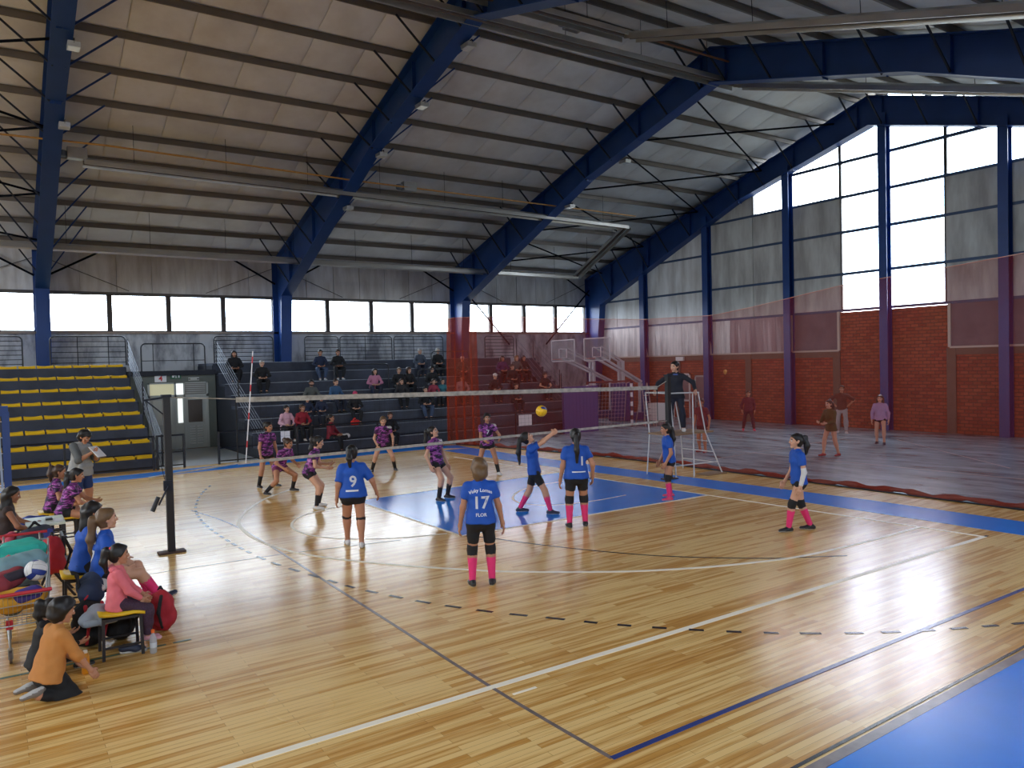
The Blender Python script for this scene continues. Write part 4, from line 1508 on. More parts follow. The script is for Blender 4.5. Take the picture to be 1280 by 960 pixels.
# head template: centre of the skull at the origin, facing +Y
def head_template(h):
    E = lambda c, r: prim(c, c, r[1], w=(1, 0, 0), s=r[0] / r[1])
    P_ = [prim((0, -.012, .035), (0, .012, .03), .083, .08, (1, 0, 0), .92), prim((0, .02, -.01), (0, .026, -.06), .066, .05, (1, 0, 0), .95), prim((-.012, .066, -.09), (.012, .066, -.09), .02),
          prim((0, .09, .016), (0, .106, -.022), .008, .013), prim((-.013, .092, -.026), (.013, .092, -.026), .009), prim((-.04, .078, .03), (.04, .078, .03), .012),
          prim((-.018, .083, -.054), (.018, .083, -.054), .011), prim((-.042, .058, -.025), (-.03, .06, -.045), .02), prim((.042, .058, -.025), (.03, .06, -.045), .02)]
    for sx in (-1, 1):
        P_.append(prim((sx * .078, -.006, .015), (sx * .074, .002, -.02), .012, .01, (0, 1, 0), 1.7))
        P_.append(prim((sx * .031, .082, .006), (sx * .031, .082, .006), .0125))
    V, Fc = surface(P_, h, .014)
    c = V[Fc].mean(1)
    mi = np.zeros(len(Fc), int)
    for sx in (-1, 1):
        d = np.hypot(c[:, 0] - sx * .031, c[:, 2] - .006)
        fr_ = c[:, 1] > .07
        mi[(d < .013) & fr_] = 3
        mi[(d < .0062) & fr_] = 2
        br_ = (np.abs(c[:, 0] - sx * .033) < .019) & (np.abs(c[:, 2] - .03) < .006) & fr_
        mi[br_] = 2
    mi[(np.abs(c[:, 0]) < .024) & (np.abs(c[:, 2] + .055) < .009) & (c[:, 1] > .08)] = 1
    return V, Fc, mi


# hand template: wrist at the origin, fingers along +Y, palm facing -Z, thumb on +X
def hand_template(h, curl):
    P_ = [prim((-.026, .03, 0), (-.03, .085, 0), .014), prim((.0, .0, 0), (0, .085, 0), .018, .016, (1, 0, 0), 1.5), prim((.024, .03, 0), (.028, .09, 0), .014)]
    for x, L_, y0 in ((.03, .072, .088), (.01, .08, .092), (-.011, .075, .09), (-.03, .058, .082)):
        a = .25 + curl * 1.0
        p = A3(x, y0, -.002)
        ang = curl * .7
        for seg, r0, r1 in ((.48, .0095, .009), (.3, .009, .0082), (.26, .0082, .007)):
            q = p + A3(0, math.cos(ang), -math.sin(ang)) * L_ * seg
            P_.append(prim(p, q, r0, r1))
            p = q
            ang += curl * 1.15 + .12
    t0, t1 = A3(.024, .022, -.004), A3(.056, .052, -.014 - .02 * curl)
    t2 = t1 + A3(.012 - .03 * curl, .032, -.006 - .014 * curl)
    P_ += [prim(t0, t1, .0135, .011), prim(t1, t2, .011, .0085)]
    return surface(P_, h, .006)


HEADS = {0: head_template(.0058), 1: head_template(.0095)}
HANDS = {(0, 'r'): hand_template(.0052, .32), (0, 'g'): hand_template(.0052, 1.0), (1, 'r'): hand_template(.0075, .32), (1, 'g'): hand_template(.0075, 1.0)}


def unit(v):
    return v / (np.linalg.norm(v) + 1e-12)


def ik(root, target, l1, l2, pole):
    d = target - root
    L_ = np.linalg.norm(d)
    e = d / max(L_, 1e-9)
    L_ = min(L_, (l1 + l2) * .998)
    L_ = max(L_, abs(l1 - l2) + .02)
    a = (l1 * l1 - l2 * l2 + L_ * L_) / (2 * L_)
    hh = math.sqrt(max(l1 * l1 - a * a, 0))
    pv = unit(pole - e * (pole @ e))
    return root + e * a + pv * hh, root + e * L_


def rotm(axis, deg):
    a = math.radians(deg)
    q = Quaternion(Vector(axis), a).to_matrix()
    return np.array(q)


CLOTH = {}


def cloth(name, col, rough=.8, noise=.12):
    return mat(name, col, rough, noise=noise, nscale=14, bump=.25, bscale=16)


SKINS = [mat('skin_light', (206, 156, 128), .55, noise=.06), mat('skin_tan', (182, 128, 98), .55, noise=.06), mat('skin_brown', (150, 100, 74), .55, noise=.06)]
M_LIP = mat('lip', (150, 80, 74), .5)
M_DARKEYE = mat('dark_eye_and_brow', (34, 24, 20), .4)
M_EYEW = mat('eye_white', (220, 214, 208), .35)
HAIRS = {'black': mat('black_hair', (24, 20, 20), .5, noise=.3, nscale=30), 'brown': mat('brown_hair', (62, 42, 32), .5, noise=.3, nscale=30), 'blond': mat('dark_blond_hair', (128, 98, 66), .5, noise=.3, nscale=30),
         'grey': mat('grey_hair', (170, 166, 160), .5, noise=.2, nscale=30), 'lightbrown': mat('light_brown_hair', (104, 78, 52), .5, noise=.3, nscale=30)}


def camo():
    m, nt, b = nodes_of('purple_streaked_jersey')
    N, Lk = nt.nodes.new, nt.links.new
    t = N('ShaderNodeTexCoord')
    mp = N('ShaderNodeMapping')
    mp.inputs['Scale'].default_value = (3.2, 3.2, 9.0)
    mp.inputs['Rotation'].default_value = (.25, .35, 0)
    Lk(t.outputs['Object'], mp.inputs['Vector'])
    n1 = N('ShaderNodeTexNoise')
    n1.inputs['Scale'].default_value = 2.0
    n1.inputs['Detail'].default_value = 3.0
    n1.inputs['Distortion'].default_value = 1.2
    Lk(mp.outputs['Vector'], n1.inputs['Vector'])
    r = N('ShaderNodeValToRGB')
    r.color_ramp.interpolation = 'CONSTANT'
    e = r.color_ramp.elements
    e[0].position, e[0].color = 0.0, rgb(36, 22, 52)
    e[1].position, e[1].color = 0.48, rgb(112, 38, 118)
    for pos, c in ((.55, rgb(156, 62, 156)), (.62, rgb(212, 160, 212)), (.645, rgb(112, 38, 116)), (.7, rgb(36, 22, 52))):
        k = e.new(pos)
        k.color = c
    Lk(n1.outputs['Fac'], r.inputs['Fac'])
    Lk(r.outputs['Color'], b.inputs['Base Color'])
    b.inputs['Roughness'].default_value = .7
    return m


M_CAMO = camo()
C_BLUE = cloth('royal_blue_jersey', (14, 78, 176), .7)
C_BLACK = cloth('black_sportswear', (22, 21, 24))
C_PINK = cloth('hot_pink_sock', (232, 52, 118))
C_BSOCK = cloth('black_sock', (26, 25, 28))
C_WHITE = cloth('white_cloth', (214, 212, 210))
M_SOLE = mat('pale_sole', (190, 190, 188), .6)
M_NUM = mat('silver_number_print', (206, 210, 218), .5)
M_NAME = mat('white_name_print', (226, 228, 234), .5)
S_BLACK = mat('black_shoe', (30, 30, 34), .5)
S_WHITE = mat('white_shoe', (206, 204, 204), .5)
S_NAVY = mat('navy_shoe', (40, 48, 70), .55)
S_PINK = mat('pink_shoe', (220, 70, 110), .5)
S_RED = mat('red_shoe', (150, 40, 48), .5)
S_GREY = mat('grey_shoe', (124, 116, 108), .6)

PERSONS = []


def person(label, loc, face, H=1.65, lod=0, fat=1.0, feet=None, hands=None, crouch=0.0, pelvis=None, lean=4, side=0, twist=0, head=(0, 0), knee_pole=None, elbow_pole=None,
           shirt=C_BLUE, sleeve=.55, bottom='shorts', bottom_m=C_BLACK, hem=.42, sock=None, sock_top=.3, pads=None, shoe=S_BLACK, hair=('black', 'pony'), skin=0, grip=(0, 0),
           group=None, shirt_long=.0, arm_sleeve=None, hood=None, foot_pitch=(0, 0), extra=None, name='person', thumb=None, bare=False):
    s = H / 1.65
    hs = 1.05 if H > 1.45 else 1.18
    rz = math.radians(face - 90)
    hh = (.0150 if lod == 0 else .024)
    L1, L2, AN = .405, .395, .075
    up = A3(0, 0, 1)
    right, fwd_ = A3(1, 0, 0), A3(0, 1, 0)
    if feet is None:
        feet = ((-.1, 0), (.1, 0))
    # feet (left, right): (x, y[, z, yaw])
    FT = []
    for i, f in enumerate(feet):
        f = tuple(f) + (0.0,) * (3 - len(f)) if len(f) < 3 else tuple(f)
        yw = f[3] if len(f) > 3 else (10 if i == 0 else -10)
        FT.append((A3(f[0] / s, f[1] / s, f[2] / s), yw))
    ank = []
    for i, (f, yw) in enumerate(FT):
        a = math.radians(yw)
        ank.append(f + A3(0, 0, AN + (.1 * math.sin(math.radians(foot_pitch[i])) if foot_pitch[i] else 0)))
    if pelvis is None:
        mid = (ank[0] + ank[1]) / 2
        pz = 9.0
        for i, sx in enumerate((-1, 1)):
            dx, dy = ank[i][0] - (mid[0] + sx * .085), ank[i][1] - mid[1]
            pz = min(pz, ank[i][2] + math.sqrt(max(.2, ((L1 + L2) * .992) ** 2 - dx * dx - dy * dy)))
        pel = A3(mid[0], mid[1], pz - crouch)
    else:
        pel = A3(*pelvis) / s
    Rt = rotm((1, 0, 0), -lean) @ rotm((0, 1, 0), side)
    Rs = Rt @ rotm((0, 0, 1), twist)
    tu = Rt @ up
    tr_ = Rs @ right
    tf = Rs @ fwd_
    hips = [pel + A3(sx * .085, 0, 0) for sx in (-1, 1)]
    neck = pel + tu * .475
    sh = [pel + tu * .425 + tr_ * (sx * .165) for sx in (-1, 1)]
    kp = knee_pole or [(-.25, 1, 0), (.25, 1, 0)]
    legs = []
    for i in range(2):
        kn, an_ = ik(hips[i], ank[i], L1, L2, A3(*kp[i]))
        legs.append((hips[i], kn, an_))
    if hands is None:
        hands = ((-.25, .04, -.07), (.25, .04, -.07))
    ep = elbow_pole or [(-.5, -1, -.1), (.5, -1, -.1)]
    arms = []
    for i in range(2):
        tgt = pel + A3(*hands[i])
        el_, wr = ik(sh[i], tgt, .275, .245, A3(*ep[i]))
        arms.append((sh[i], el_, wr))
    Rh = Rs @ rotm((0, 0, 1), head[0]) @ rotm((1, 0, 0), head[1])
    hc = neck + tu * .05 + Rh @ A3(0, .012, .115 * hs)
    f_ = fat

    def torso(g):
        w = tr_
        return [prim(pel - tu * .03, pel + tu * .1, .108 * f_, .1 * f_, right, 1.5, grow=g), prim(pel + tu * .08, pel + tu * .2, .1 * f_, .092 * f_, w, 1.38, grow=g),
                prim(pel + tu * .2, pel + tu * .34, .094 * f_, .105 * (1 + (f_ - 1) * .6), w, 1.38, grow=g), prim(pel + tu * .34, pel + tu * .4, .1, .075, w, 1.55, grow=g),
                prim(sh[0] - tr_ * -.02, sh[1] - tr_ * .02, .058, grow=g), prim(neck - tu * .06, neck + tu * .0, .075, .058, w, 1.3, grow=g)]

    def lim(p, q, r0, r1, t0=0.0, t1=1.0, cut0=False, cut1=False, g=0.0):
        d = q - p
        a, b = p + d * t0, p + d * t1
        e = unit(d)
        c = []
        if cut0:
            c.append((a, -e))
            a = a - e * .02
        if cut1:
            c.append((b, e))
            b = b + e * .02
        return prim(a, b, r0, r1, cut=tuple(c), grow=g)
    lf = 1 + (f_ - 1) * .8
    # ---- body
    B = torso(-.008)
    for hp, kn, an_ in legs:
        B += [lim(hp, kn, .086 * lf, .058 * lf), lim(kn, an_, .056 * lf, .038), lim(kn, an_, .06 * lf, .053, .22, .4)]
        B.append(prim(an_, an_ + A3(0, 0, -.03), .036))
    for a, b, c in arms:
        B += [lim(a, b, .047 * lf, .037 * lf), lim(b, c, .038 * lf, .026)]
        B.append(prim(c, c + unit(c - b) * .02, .025))
    B.append(prim(neck - tu * .04, hc + Rh @ A3(0, -.02, -.06), .052, .05))
    V, Fc = surface(B, hh, .03)
    mi = np.zeros(len(Fc), int)
    VV, FF, MI = [V], [Fc], [mi]
    off = len(V)
    hv, hf, hm = HEADS[lod]
    VV.append(hv @ Rh.T * hs + hc)
    FF.append(hf + off)
    MI.append(hm)
    off += len(hv)
    for i in range(2):
        a, b, c = arms[i]
        d = unit(c - b)
        tv, tf_ = HANDS[(lod, 'g' if grip[i] else 'r')]
        th = A3(*(thumb[i] if thumb else (0, 1, .25)))
        x_ = unit(th - d * (th @ d))
        if np.linalg.norm(th - d * (th @ d)) < .1:
            x_ = unit(np.cross(d, A3(1, 0, 0)))
        z_ = np.cross(x_, d)
        if i == 1:      # right hand mirrored
            z_ = -z_
        # palm (-Z) should look towards the body
        M_ = np.stack([x_, d, z_], 1)
        pv = tv @ M_.T + c - d * .01
        ff = tf_[:, ::-1] if np.linalg.det(M_) < 0 else tf_
        VV.append(pv)
        FF.append(ff + off)
        MI.append(np.zeros(len(ff), int))
        off += len(tv)
    body = link(name, np_mesh('body', np.concatenate(VV) * s, np.concatenate(FF), [SKINS[skin], M_LIP, M_DARKEYE, M_EYEW], np.concatenate(MI)), None, loc, rz)
    tag(body, label, 'person', group)

    def part(nm, prims, m, k=.02, h=None, parent=body):
        v, fc = surface(prims, h or hh, k)
        if nm in ('shirt', 'trousers', 'shorts', 'hood'):
            v = wrinkle(v, .0035)
        if nm == 'hair':
            v = wrinkle(v, .0045)
        return link(nm, np_mesh(nm, v * s, fc, [m]), parent)

    # ---- bottoms
    if bottom:
        hem_ = {'shorts': hem, 'skirt': hem, 'trousers': 1.0}[bottom]
        G = [prim(pel - tu * .04, pel + tu * .09, .114 * f_, .104 * f_, right, 1.52, cut=((pel + tu * .11, tu),))]
        for hp, kn, an_ in legs:
            loose = .0
            G.append(lim(hp, kn, .094 * lf, (.094 - .03 * hem_) * lf + loose, 0, hem_, False, hem_ < 1))
            if bottom == 'trousers':
                G += [lim(kn, an_, .07 * lf, .056, 0, .94, False, True), lim(kn, an_, .076 * lf, .068 * lf, .15, .48)]
        part('trousers' if bottom == 'trousers' else 'shorts', G, bottom_m, .025)
    # ---- shirt
    if shirt is not None:
        cut = ((pel - tu * (.055 + shirt_long), -tu),)
        G = [prim(pel - tu * (.1 + shirt_long), pel + tu * .1, (.135 + .1 * max(0, shirt_long)) * f_, .113 * f_, right, 1.5, cut=cut)] + torso(.010)[1:]
        for a, b, c in arms:
            if sleeve > 1:
                G += [lim(a, b, .06 * lf, .052 * lf), lim(b, c, .052 * lf, .04, 0, sleeve - 1, False, True)]
            elif sleeve > 0:
                G.append(lim(a, b, .064, .062 * lf, 0, sleeve, False, True))
        shirt_o = part('shirt', G, shirt, .03)
        col_ = prim(neck - tu * .015 + tf * .005, neck + tu * .02, .068, .06)
        if hood:
            part('hood', [prim(neck - tf * .06 - tr_ * .07, neck - tf * .06 + tr_ * .07, .05), prim(neck - tr_ * .06, neck + tf * .05 - tr_ * .03, .034), prim(neck + tr_ * .06, neck + tf * .05 + tr_ * .03, .034)], hood, .03)
        body['_'] = 1
        del body['_']
    # ---- socks, pads, shoes
    for i, (hp, kn, an_) in enumerate(legs):
        f, yw = FT[i]
        if sock is not None:
            part('sock', [lim(kn, an_, .061 * lf, .044, sock_top, 1.0, True, False), lim(kn, an_, .062 * lf, .055, max(sock_top, .22), .42, True, False)], sock, .015)
        if pads is not None:
            e1, e2 = unit(hp - kn), unit(an_ - kn)
            part('knee_pad', [prim(kn, kn + e1 * .09, .068 * lf, .07 * lf, cut=((kn + e1 * .075, e1),)), prim(kn, kn + e2 * .1, .068 * lf, .062 * lf, cut=((kn + e2 * .085, e2),))], pads, .012)
        a = math.radians(yw)
        d = A3(-math.sin(a), math.cos(a), 0)
        ph = math.radians(foot_pitch[i])
        dd = d * math.cos(ph) - up * math.sin(ph)
        nn = d * math.sin(ph) + up * math.cos(ph)
        base = an_ - nn * AN
        if not bare:
            pr_ = [prim(base - dd * .045 + nn * .04, base + dd * .04 + nn * .042, .04, .042, np.cross(dd, nn), .92), prim(base + dd * .04 + nn * .036, base + dd * .15 + nn * .03, .04, .03, np.cross(dd, nn), 1.22),
                   prim(base + nn * .05, base + nn * .075 - dd * .005, .044, .043)]
            cutp = ((base + nn * .004, -nn),)
            for p in pr_:
                p['cut'] = cutp
            v, fc = surface(pr_, hh * .8, .02)
            cen = (v[fc].mean(1) - base) @ nn
            link('shoe', np_mesh('shoe', v * s, fc, [shoe, M_SOLE], (cen < .02).astype(int)), body)
    if arm_sleeve:
        i, m_, t0, t1 = arm_sleeve
        a, b, c = arms[i]
        part('arm_sleeve', [lim(a, b, .044, .044, t0, 1.0, True, False), lim(b, c, .044, .034, 0, t1, False, True)], m_, .015)
    # ---- hair
    if hair:
        colr, style = hair
        hm_ = HAIRS[colr]
        fd, ud, rd = Rh @ fwd_, Rh @ up, Rh @ right
        cutf = ((hc + fd * .05 + ud * .03, unit(fd * 1.0 - ud * .75)),)
        G = [prim(hc + ud * .035 - fd * .014, hc + ud * .03 + fd * .01, .093, .09, rd, .95, cut=cutf), prim(hc - fd * .035, hc - fd * .03 - ud * .04, .075, .06, rd, 1.05, cut=((hc + fd * .0, fd),))]
        if style == 'thick':
            G += [prim(hc + ud * .03 - fd * .03, hc - ud * .03 - fd * .04, .1, .08, rd, 1.02, cut=((hc + fd * .03, fd),)), prim(hc + ud * .09 + fd * .02, hc + ud * .07 + fd * .06, .05, .035)]
        if style == 'bob':
            G += [prim(hc - fd * .03 + ud * .02, hc - fd * .045 - ud * .06, .098, .08, rd, 1.06, cut=((hc + fd * .02, fd),)), prim(hc - fd * .08 - ud * .04 - rd * .03, hc - fd * .06 - ud * .12 - rd * .025, .045, .02), prim(hc - fd * .08 - ud * .04 + rd * .03, hc - fd * .06 - ud * .12 + rd * .03, .045, .02),
                  prim(hc + ud * .09 - rd * .03, hc + ud * .06 - fd * .07, .05), prim(hc + ud * .095 + rd * .02, hc + ud * .05 - fd * .08 + rd * .03, .045)]
        if style in ('pony', 'longpony', 'sidepony'):
            kb = hc - fd * .085 + ud * (.05 if style != 'longpony' else .0)
            dn = -up
            ln = .26 if style == 'pony' else .42
            k1 = kb - fd * .05 + ud * .01
            k2 = k1 - fd * .025 + dn * ln * .5
            k3 = k2 + dn * ln * .5 + fd * .02
            G += [prim(kb, k1, .032, .036), prim(k1, k2, .038, .04), prim(k2, k3, .04, .016)]
        if style == 'bun':
            G += [prim(hc - fd * .09 + ud * .06, hc - fd * .1 + ud * .07, .045)]
        if style == 'long':
            for sx in (-.045, 0, .045):
                p0 = hc - fd * .05 + rd * sx
                p1 = p0 - fd * .03 - up * .2
                G += [prim(p0, p1, .066, .062), prim(p1, p1 - up * .17 + fd * .01 + rd * sx * .5, .062, .03)]
        for p in G:
            p['a'], p['b'] = hc + (p['a'] - hc) * hs, hc + (p['b'] - hc) * hs
            p['ra'], p['rb'] = (p['ra'] + .005) * hs, (p['rb'] + .005) * hs
            p['cut'] = tuple((hc + (c - hc) * hs, nn) for c, nn in p['cut'])
        part('hair', G, hm_, .02, hh * .8)
    if extra:
        extra(locals())
    PERSONS.append(body)
    return body


def prints(L, items):
    """flat prints laid on the shirt: (text, size, height above the pelvis, front, material[, x])"""
    so, s = L['shirt_o'], L['s']
    me = so.data
    bv = BVHTree.FromPolygons([v.co[:] for v in me.vertices], [p.vertices[:] for p in me.polygons])
    pel, tu, Rs = L['pel'], L['tu'], L['Rs']
    for it in items:
        txt, size, hgt, front, m = it[:5]
        xo = it[5] if len(it) > 5 else 0
        nm = it[6] if len(it) > 6 else 'jersey_number'
        arc = it[7] if len(it) > 7 else 0
        tm = text_mesh(txt, size, m, nm, 0)
        bm = bmesh.new()
        bm.from_mesh(tm)
        bmesh.ops.triangulate(bm, faces=bm.faces)
        for _ in range(2):
            bmesh.ops.subdivide_edges(bm, edges=[e for e in bm.edges if e.calc_length() > size * .16], cuts=1)
        c = (pel + tu * hgt) * s
        X = Vector(Rs @ (A3(1, 0, 0) if not front else A3(-1, 0, 0)))
        F_ = Vector(Rs @ (A3(0, -1, 0) if not front else A3(0, 1, 0)))
        U = Vector(tu)
        for v in bm.verts:
            px = v.co.x + xo
            pz = v.co.y - arc * px * px
            o_ = Vector(c) + X * px + U * pz + F_ * .5
            hit = bv.ray_cast(o_, -F_)
            v.co = (hit[0] + F_ * .004) if hit[0] is not None else (Vector(c) + X * px + U * pz + F_ * .12)
        bm.to_mesh(tm)
        bm.free()
        link(nm, tm, so)


def world_feet(loc, face, l, r):
    """foot positions given in the hall, turned into the person's own axes"""
    a = math.radians(face - 90)
    out = []
    for p in (l, r):
        dx, dy = p[0] - loc[0], p[1] - loc[1]
        out.append((dx * math.cos(a) + dy * math.sin(a), -dx * math.sin(a) + dy * math.cos(a)))
    return out

# ------------------------------------------------------------------ players in purple on the far side of the net
PG, BG = 'volleyball players in purple streaked jerseys', 'volleyball players in blue jerseys'


def stand(label, l, r, face, **kw):
    mid = ((l[0] + r[0]) / 2, (l[1] + r[1]) / 2)
    loc = (mid[0], mid[1], kw.pop('z', 0.0))
    return person(label, loc, face, feet=world_feet(mid, face, l, r), **kw)


def white_shoulder(sx):
    def f(L):
        sh_, tr_ = L['sh'], L['tr_']
        i = 0 if sx < 0 else 1
        a = sh_[i]
        L['part']('shoulder_patch', [prim(a - tr_ * (sx * .05), a + tr_ * (sx * .015), .0715, .0715, cut=((a - A3(0, 0, .0), A3(0, 0, -1)),))], C_WHITE, .01, parent=L['shirt_o'])
    return f


pk = dict(shirt=M_CAMO, sleeve=.5, bottom='shorts', bottom_m=C_BLACK, hem=.36, sock=C_BSOCK, sock_top=.02, shoe=S_BLACK, group=PG)
stand('player in purple streaked jersey standing upright at the far left of her team', (-7.07, 13.21), (-7.47, 13.25), -72, H=1.64, hair=('black', 'bun'), skin=1, lean=8, head=(20, 0), hands=((-.24, .12, -.06), (.24, .12, -.08)), **pk)
stand('player in purple streaked jersey crouching with one leg stretched out at the left', (-6.98, 12.2), (-7.65, 12.05), -60, H=1.6, crouch=.17, lean=32, head=(10, 18), hair=('brown', 'bun'), skin=1, hands=((-.24, .38, .02), (.2, .36, -.02)), fat=1.0, **dict(pk, bottom_m=cloth('plum_shorts', (110, 40, 84))))
stand('player in purple streaked jersey bending her knees side-on with forearms forward', (-7.22, 9.78), (-7.38, 9.46), -30, H=1.62, crouch=.1, pelvis=(0, -.16, .77), lean=20, head=(0, 8), hair=('black', 'sidepony'), skin=0, hands=((-.1, .42, .14), (.12, .4, .08)), **dict(pk, shoe=S_WHITE))
stand('player in purple streaked jersey facing forward with legs wide apart by the back railing', (-3.58, 13.75), (-4.2, 13.88), -108, H=1.64, crouch=.05, lean=14, head=(0, 5), hair=('lightbrown', 'bun'), skin=0, hands=((-.25, .22, .0), (.2, .26, .0)), extra=white_shoulder(-1), **pk)
stand('player in purple streaked jersey leaning back on the blue painted key', (-4.68, 8.8), (-5.0, 8.6), -62, H=1.68, pelvis=(-.03, -.16, .8), lean=-6, head=(10, 10), hair=('black', 'sidepony'), skin=0, hands=((-.27, .1, -.07), (.27, .02, -.05)), extra=white_shoulder(-1), **pk)
stand('player in purple streaked jersey standing with hands together before the red netting', (-1.95, 10.95), (-2.42, 11.25), -112, H=1.66, lean=5, head=(0, 0), hair=('black', 'bun'), skin=1, hands=((-.27, .3, .12), (.1, .34, .08)), extra=lambda L: (white_shoulder(-1)(L), prints(L, [('7', .16, .3, True, M_NUM)])), **dict(pk, shoe=S_WHITE))

# ------------------------------------------------------------------ players in blue on the near side
bk = dict(shirt=C_BLUE, sleeve=.6, bottom='shorts', bottom_m=C_BLACK, shoe=S_BLACK, group=BG)
def knee_straps(L):
    for hp, kn, an_ in L['legs']:
        e2 = unit(an_ - kn)
        L['part']('knee_strap', [prim(kn - e2 * .035, kn + e2 * .05, .0675 * L['lf'], .064 * L['lf'], cut=((kn + e2 * .035, e2), (kn - e2 * .03, -e2)))], C_BSOCK, .008)


def bar_print(L, hgt, w, h, xo=0):
    """plain sponsor bar printed across the lower back"""
    so, s = L['shirt_o'], L['s']
    bv = BVHTree.FromPolygons([v.co[:] for v in so.data.vertices], [p.vertices[:] for p in so.data.polygons])
    c, X, F_, U = Vector((L['pel'] + L['tu'] * hgt) * s), Vector(L['tr_']), Vector(-L['tf']), Vector(L['tu'])
    n = 8
    vs_, fs = [], []
    for i in range(n + 1):
        for j in (0, 1):
            o_ = c + X * (xo - w / 2 + w * i / n) + U * ((j - .5) * h) + F_ * .5
            hit = bv.ray_cast(o_, -F_)
            vs_.append((hit[0] if hit[0] is not None else c + F_ * .12) + F_ * .004)
    fs = [(2 * i, 2 * i + 2, 2 * i + 3, 2 * i + 1) for i in range(n)]
    MB().add(vs_, fs).build('sponsor_print', M_NAME, so)


stand('player in blue jersey number 9 seen from behind on the left of the court', (-8.07, 6.08), (-7.97, 5.74), 70, H=1.66, fat=1.2, lean=3, head=(-18, 0), hair=('black', 'pony'), skin=1, hem=.4, hands=((-.26, .02, -.08), (.38, .08, -.02)),
      extra=lambda L: (prints(L, [('9', .24, .2, False, M_NUM)]), bar_print(L, .06, .2, .028, -.02), knee_straps(L)), **dict(bk, shoe=S_WHITE, sleeve=.85))
stand('short-haired player in blue jersey number 17 with pink socks, nearest the camera', (-7.68, 2.78), (-7.44, 2.68), 62, H=1.67, fat=1.05, lean=2, hair=('lightbrown', 'bob'), skin=1, hem=.78, sock=C_PINK, sock_top=.2, pads=C_BSOCK, hands=((-.27, .05, -.09), (.29, .05, -.1)),
      extra=lambda L: prints(L, [('17', .22, .22, False, M_NUM), ('Vuky Lomas', .062, .385, False, M_NAME, 0, 'name_print', 1.6), ('FLOR', .06, .07, False, M_NAME, 0, 'name_print')]), **bk)
stand('player in blue jersey striking the ball with straight raised forearms', (-4.36, 6.49), (-4.05, 5.91), -38, H=1.67, lean=-6, head=(0, 32), hair=('black', 'sidepony'), skin=0, hem=.72, sock=C_PINK, sock_top=.12, hands=((-.02, .4, .74), (.03, .4, .72)), elbow_pole=[(-.6, 0, -.8), (.6, 0, -.8)], grip=(1, 1), thumb=((0, -.3, 1), (0, -.3, 1)),
      extra=lambda L: prints(L, [('1', .13, .3, True, M_NUM, -.02)]), **dict(bk, shoe=S_NAVY))
stand('player in blue jersey with a very long dark ponytail seen from behind', (-4.52, 4.73), (-4.23, 4.65), 58, H=1.74, fat=1.12, lean=2, hair=('black', 'longpony'), skin=1, hem=.62, sock=C_PINK, sock_top=.2, pads=C_BSOCK, hands=((-.27, .05, -.1), (.27, .02, -.04)),
      extra=lambda L: (prints(L, [('1', .22, .24, False, M_NUM, .09)]), bar_print(L, .07, .24, .02, .03)), **bk)
stand('player in blue jersey with pink socks and shoes in front of the referee stand', (-1.36, 5.42), (-1.02, 5.72), 150, H=1.6, lean=6, head=(0, 5), hair=('black', 'longpony'), skin=1, hem=.36, sock=C_PINK, sock_top=.2, pads=C_BSOCK, hands=((-.2, .14, -.06), (.2, .16, -.06)), fat=1.05, **dict(bk, shoe=S_PINK))
stand('player in blue jersey with a white arm sleeve and pink socks at the right', (-1.97, 2.13), (-1.55, 2.01), 146, H=1.66, lean=3, head=(0, 6), hair=('black', 'pony'), skin=0, hem=.3, sock=C_PINK, sock_top=.24, pads=C_BSOCK, hands=((-.22, .06, -.08), (.22, .16, -.05)),
      arm_sleeve=(0, C_WHITE, .72, .92), **bk)

# ------------------------------------------------------------------ referee, coach, people beyond the netting
C_NAVY = cloth('dark_navy_wool', (28, 30, 42))
C_NAVYT = cloth('navy_trousers', (26, 28, 44))
person('referee in a dark navy sweater standing on the white tubular stand', (1.52, 7.95, 1.07), 218, H=1.8, feet=((-.17, .0), (.17, .04)), hands=((-.46, .2, .09), (.46, .2, .09)), lean=3, head=(-32, -4), shirt=C_NAVY, sleeve=1.92, bottom='trousers', bottom_m=C_NAVYT, shoe=S_WHITE,
       hair=('black', 'short'), skin=0, grip=(1, 1), shirt_long=.03, elbow_pole=[(-1, -.3, -.2), (1, -.3, -.2)], extra=lambda L: L['part']('collar', [prim(L['neck'] - L['tu'] * .03 - L['tr_'] * .03 + L['tf'] * .03, L['neck'] - L['tu'] * .02 + L['tr_'] * .03 + L['tf'] * .03, .05)], cloth('blue_shirt_collar', (70, 90, 150)), .01, parent=L['shirt_o']))
C_GREYH = cloth('grey_hoodie', (148, 150, 150))
C_DGREY = cloth('dark_grey_sleeve', (88, 92, 94))
C_DENIM = cloth('denim_blue_shorts', (34, 56, 104))


def coach_extra(L):
    for a, b, c in L['arms']:
        L['part']('sleeve', [L['lim'](a, b, .078, .07, -.12, 1.02, False, True), L['lim'](b, c, .068, .062, -.1, .12, False, True)], C_DGREY, .02, parent=L['shirt_o'])
    L['part']('pocket', [prim(L['pel'] + L['tf'] * .1 - L['tr_'] * .1 + L['tu'] * .08, L['pel'] + L['tf'] * .1 + L['tr_'] * .1 + L['tu'] * .08, .075)], C_GREYH, .02, parent=L['shirt_o'])


